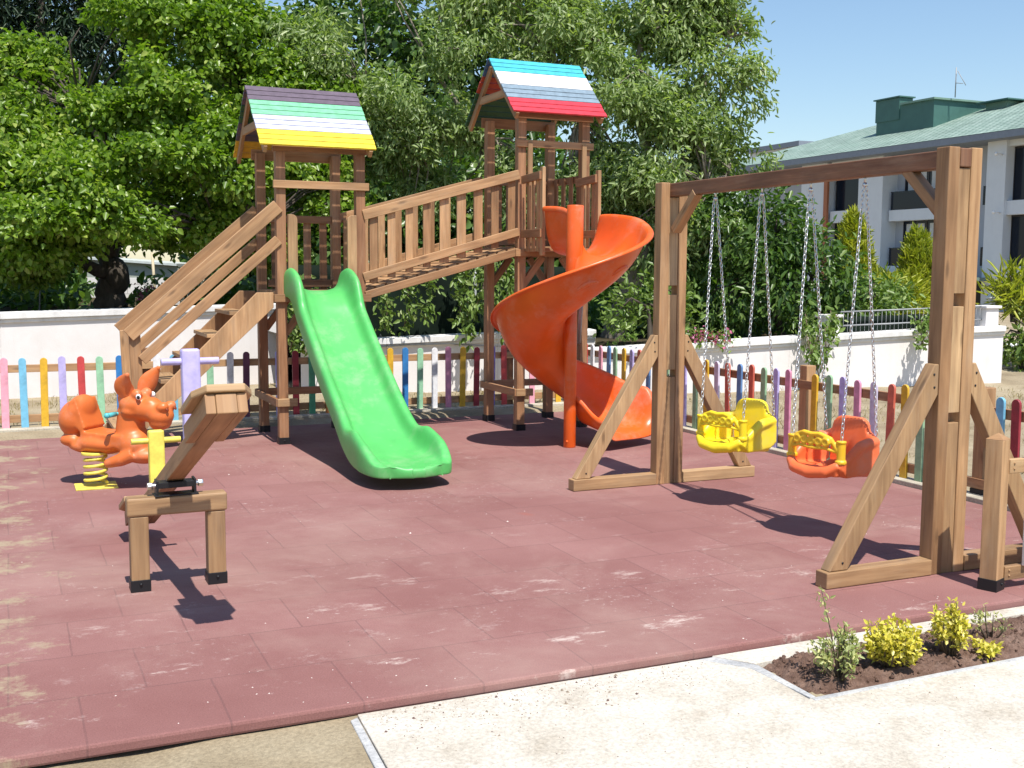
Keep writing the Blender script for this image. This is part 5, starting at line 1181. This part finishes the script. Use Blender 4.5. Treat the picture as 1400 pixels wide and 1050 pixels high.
seg(24, 38.3, 7.42, 7.9, D0+.05, D0+1.3); seg(48.2, 50.55, 7.3, 7.9, D0+.1, D0+1.3)
def window(y0, y1, z0, z1, x, panes, curtain=0.0, rail=None):
    mb = MB(); fw_ = .07
    mb.box((x-.05, y0, z0), (x, y1, z0+fw_)); mb.box((x-.05, y0, z1-fw_), (x, y1, z1))
    for k in range(panes+1):
        yy = y0+(y1-y0)*k/panes; mb.box((x-.045, max(y0, yy-fw_/2)+.001, z0+fw_+.002), (x-.002, min(y1, yy+fw_/2)-.001, z1-fw_-.002))
    f = mb.build('window', FRAMEM, BD, 0)
    mb = MB(); mb.box((x-.02, y0+.02, z0+.02), (x-.005, y1-.02, z1-.02)); mb.build('pane', GLASS, f, 0)
    if curtain:
        for k in range(panes):
            ya = y0+(y1-y0)*(k+.18)/panes; yb = ya+(y1-y0)/panes*curtain; mb = MB(); mb.box((x-.034, ya, z0+.3), (x-.022, yb, z1-.2)); mb.build('curtain', CURT, f, 0)
for z0, z1 in ((5.0, 7.3), (2.0, 4.35)): window(48.22, 50.53, z0, z1, D0+.5, 1)
for z0, z1 in ((4.95, 7.40), (1.95, 4.28)):
    window(35.2, 38.28, z0, z1, D0+.45, 2); window(31.5, 34.9, z0, z1, D0+.45, 2); window(27, 31, z0, z1, D0+.45, 2)
for z0, z1 in ((4.9, 7.25), (2.0, 4.35)): window(43.3, 45.75, z0, z1, D0+1.0, 3, .55); window(39.5, 40.25, z0, z1, D0+1.0, 1, .5)
for zb in (4.92, 2.02):
    mb = MB(); mb.box((D0+.35, 43.0, zb-.62), (D0+.995, 46.2, zb-.05)); mb.build('balcony_slab', FACADE, BD, 0.01)
    mb = MB(); mb.box((D0+.38, 43.1, zb-.03), (D0+.40, 46.1, zb+.85)); mb.box((D0+.36, 43.08, zb+.853), (D0+.43, 46.12, zb+.90)); mb.build('balcony_rail', GLASS, BD, 0)
    mb = MB(); mb.box((D0+.7, 39.45, zb-.05), (D0+.72, 40.3, zb+.85)); mb.build('balcony_rail', GLASS, BD, 0)
mb = MB(); mb.box((D0-1.6, 39.0, 1.25), (D0+1.0, 46.6, 1.42)); mb.build('canopy', paint('canopy_green', (.16, .22, .19), .6), BD, 0.01)
mb = MB(); mb.box((D0+.92, 39.2, -.2), (D0+.995, 41.5, 1.2)); mb.build('doorway', GLASS, BD, 0)
for zz in (7.05, 4.4):
    mb = MB(); mb.tube([(D0-.1, 38.5, zz), (D0-.45, 38.5, zz+.05)], .03, 6); mb.ball((D0-.5, 38.5, zz+.02), .09, n=6); mb.build('wall_lamp', WHITEP, BD, 0)
mb = MB(); mb.tube([(D0-.02, 47.6, 3.9), (D0-.3, 47.6, 3.95)], .03, 6); mb.ball((D0-.36, 47.6, 3.93), .09, n=6); mb.build('wall_lamp', WHITEP, BD, 0)
# roof
ex, rxx = D0-.75, D0+7.0; ez, rz_ = 8.05, 10.62; yn, yf_ = 22.0, 62.5; hipL = 7.6
A, B_, C_, D_ = V((ex, yn, ez)), V((ex, yf_, ez)), V((ex+15.5, yf_, ez)), V((ex+15.5, yn, ez)); R0, R1 = V((rxx, yn+hipL, rz_)), V((rxx, yf_-hipL, rz_))
mb = MB()
def roofface(vs):
    ax = (vs[1]-vs[0]).normalized(); n_ = (vs[1]-vs[0]).cross(vs[2]-vs[0]).normalized(); ay = n_.cross(ax)
    mb.add(vs, [tuple(range(len(vs)))], [[((v-vs[0]).dot(ax), (v-vs[0]).dot(ay)) for v in vs]])
roofface([B_, A, R0, R1]); roofface([D_, C_, R1, R0]); roofface([C_, B_, R1]); roofface([A, D_, R0])
mb.build('roof', ROOFT, BD, 0)
mb = MB(); mb.box((ex+.02, yn, 7.72), (ex+.12, yf_, 8.045)); mb.box((ex+.125, yn, 7.70), (D0+14.5, yf_-.1, 7.80)); mb.build('eave', EAVE, BD, 0.01)
# dormer, chimney, antenna
mb = MB(); mb.box((45.0, 46.05, 9.0), (50.5, 50.35, 10.75)); mb.build('dormer', [DORM], BD, 0)
mb = MB(); mb.box((44.85, 45.9, 10.752), (50.6, 48.4, 10.85)); mb.build('dormer_cap', DORML, BD, 0)
mb = MB(); mb.box((47.9, 43.9, 9.6), (49.9, 45.3, 10.60)); mb.build('dormer', [DORML], BD, 0); mb = MB(); mb.box((47.5, 43.5, 10.603), (50.2, 45.6, 10.67)); mb.build('dormer_cap', DORM, BD, 0)
mb = MB(); mb.box((44.95, 48.55, 10.0), (45.9, 50.4, 11.18)); mb.box((44.85, 48.45, 11.2), (46.0, 50.5, 11.27)); mb.build('chimney', DORM, BD, 0)
mb = MB(); mb.tube([(46, 45.6, 10.85), (46, 45.6, 12.4)], .03, 6); mb.tube([(46, 45.5, 12.2), (46.1, 45.0, 11.4)], .02, 5); mb.tube([(46, 45.6, 11.6), (46, 45.1, 11.5)], .02, 5); mb.build('antenna', GREYPOLE, BD, 0)
# far house roof beyond
mb = MB(); HB = at(1085, 240, 85); hx, hy = HB.x, HB.y
FH = thing('house', 'distant pale house with a flat dark roof edge left of the green roof', 'house', (hx, hy, 0))
mb = MB(); mb.box((hx-1.9, hy-3, -.2), (hx+6, hy+3, at(1085, 207, 85).z)); mb.build('wall', FACADE, FH, 0)
zt = at(1085, 207, 85).z; mb = MB(); mb.box((hx-2.2, hy-3.3, zt+.003), (hx+6.3, hy+3.3, zt+.35)); mb.build('roof', EAVE, FH, 0)
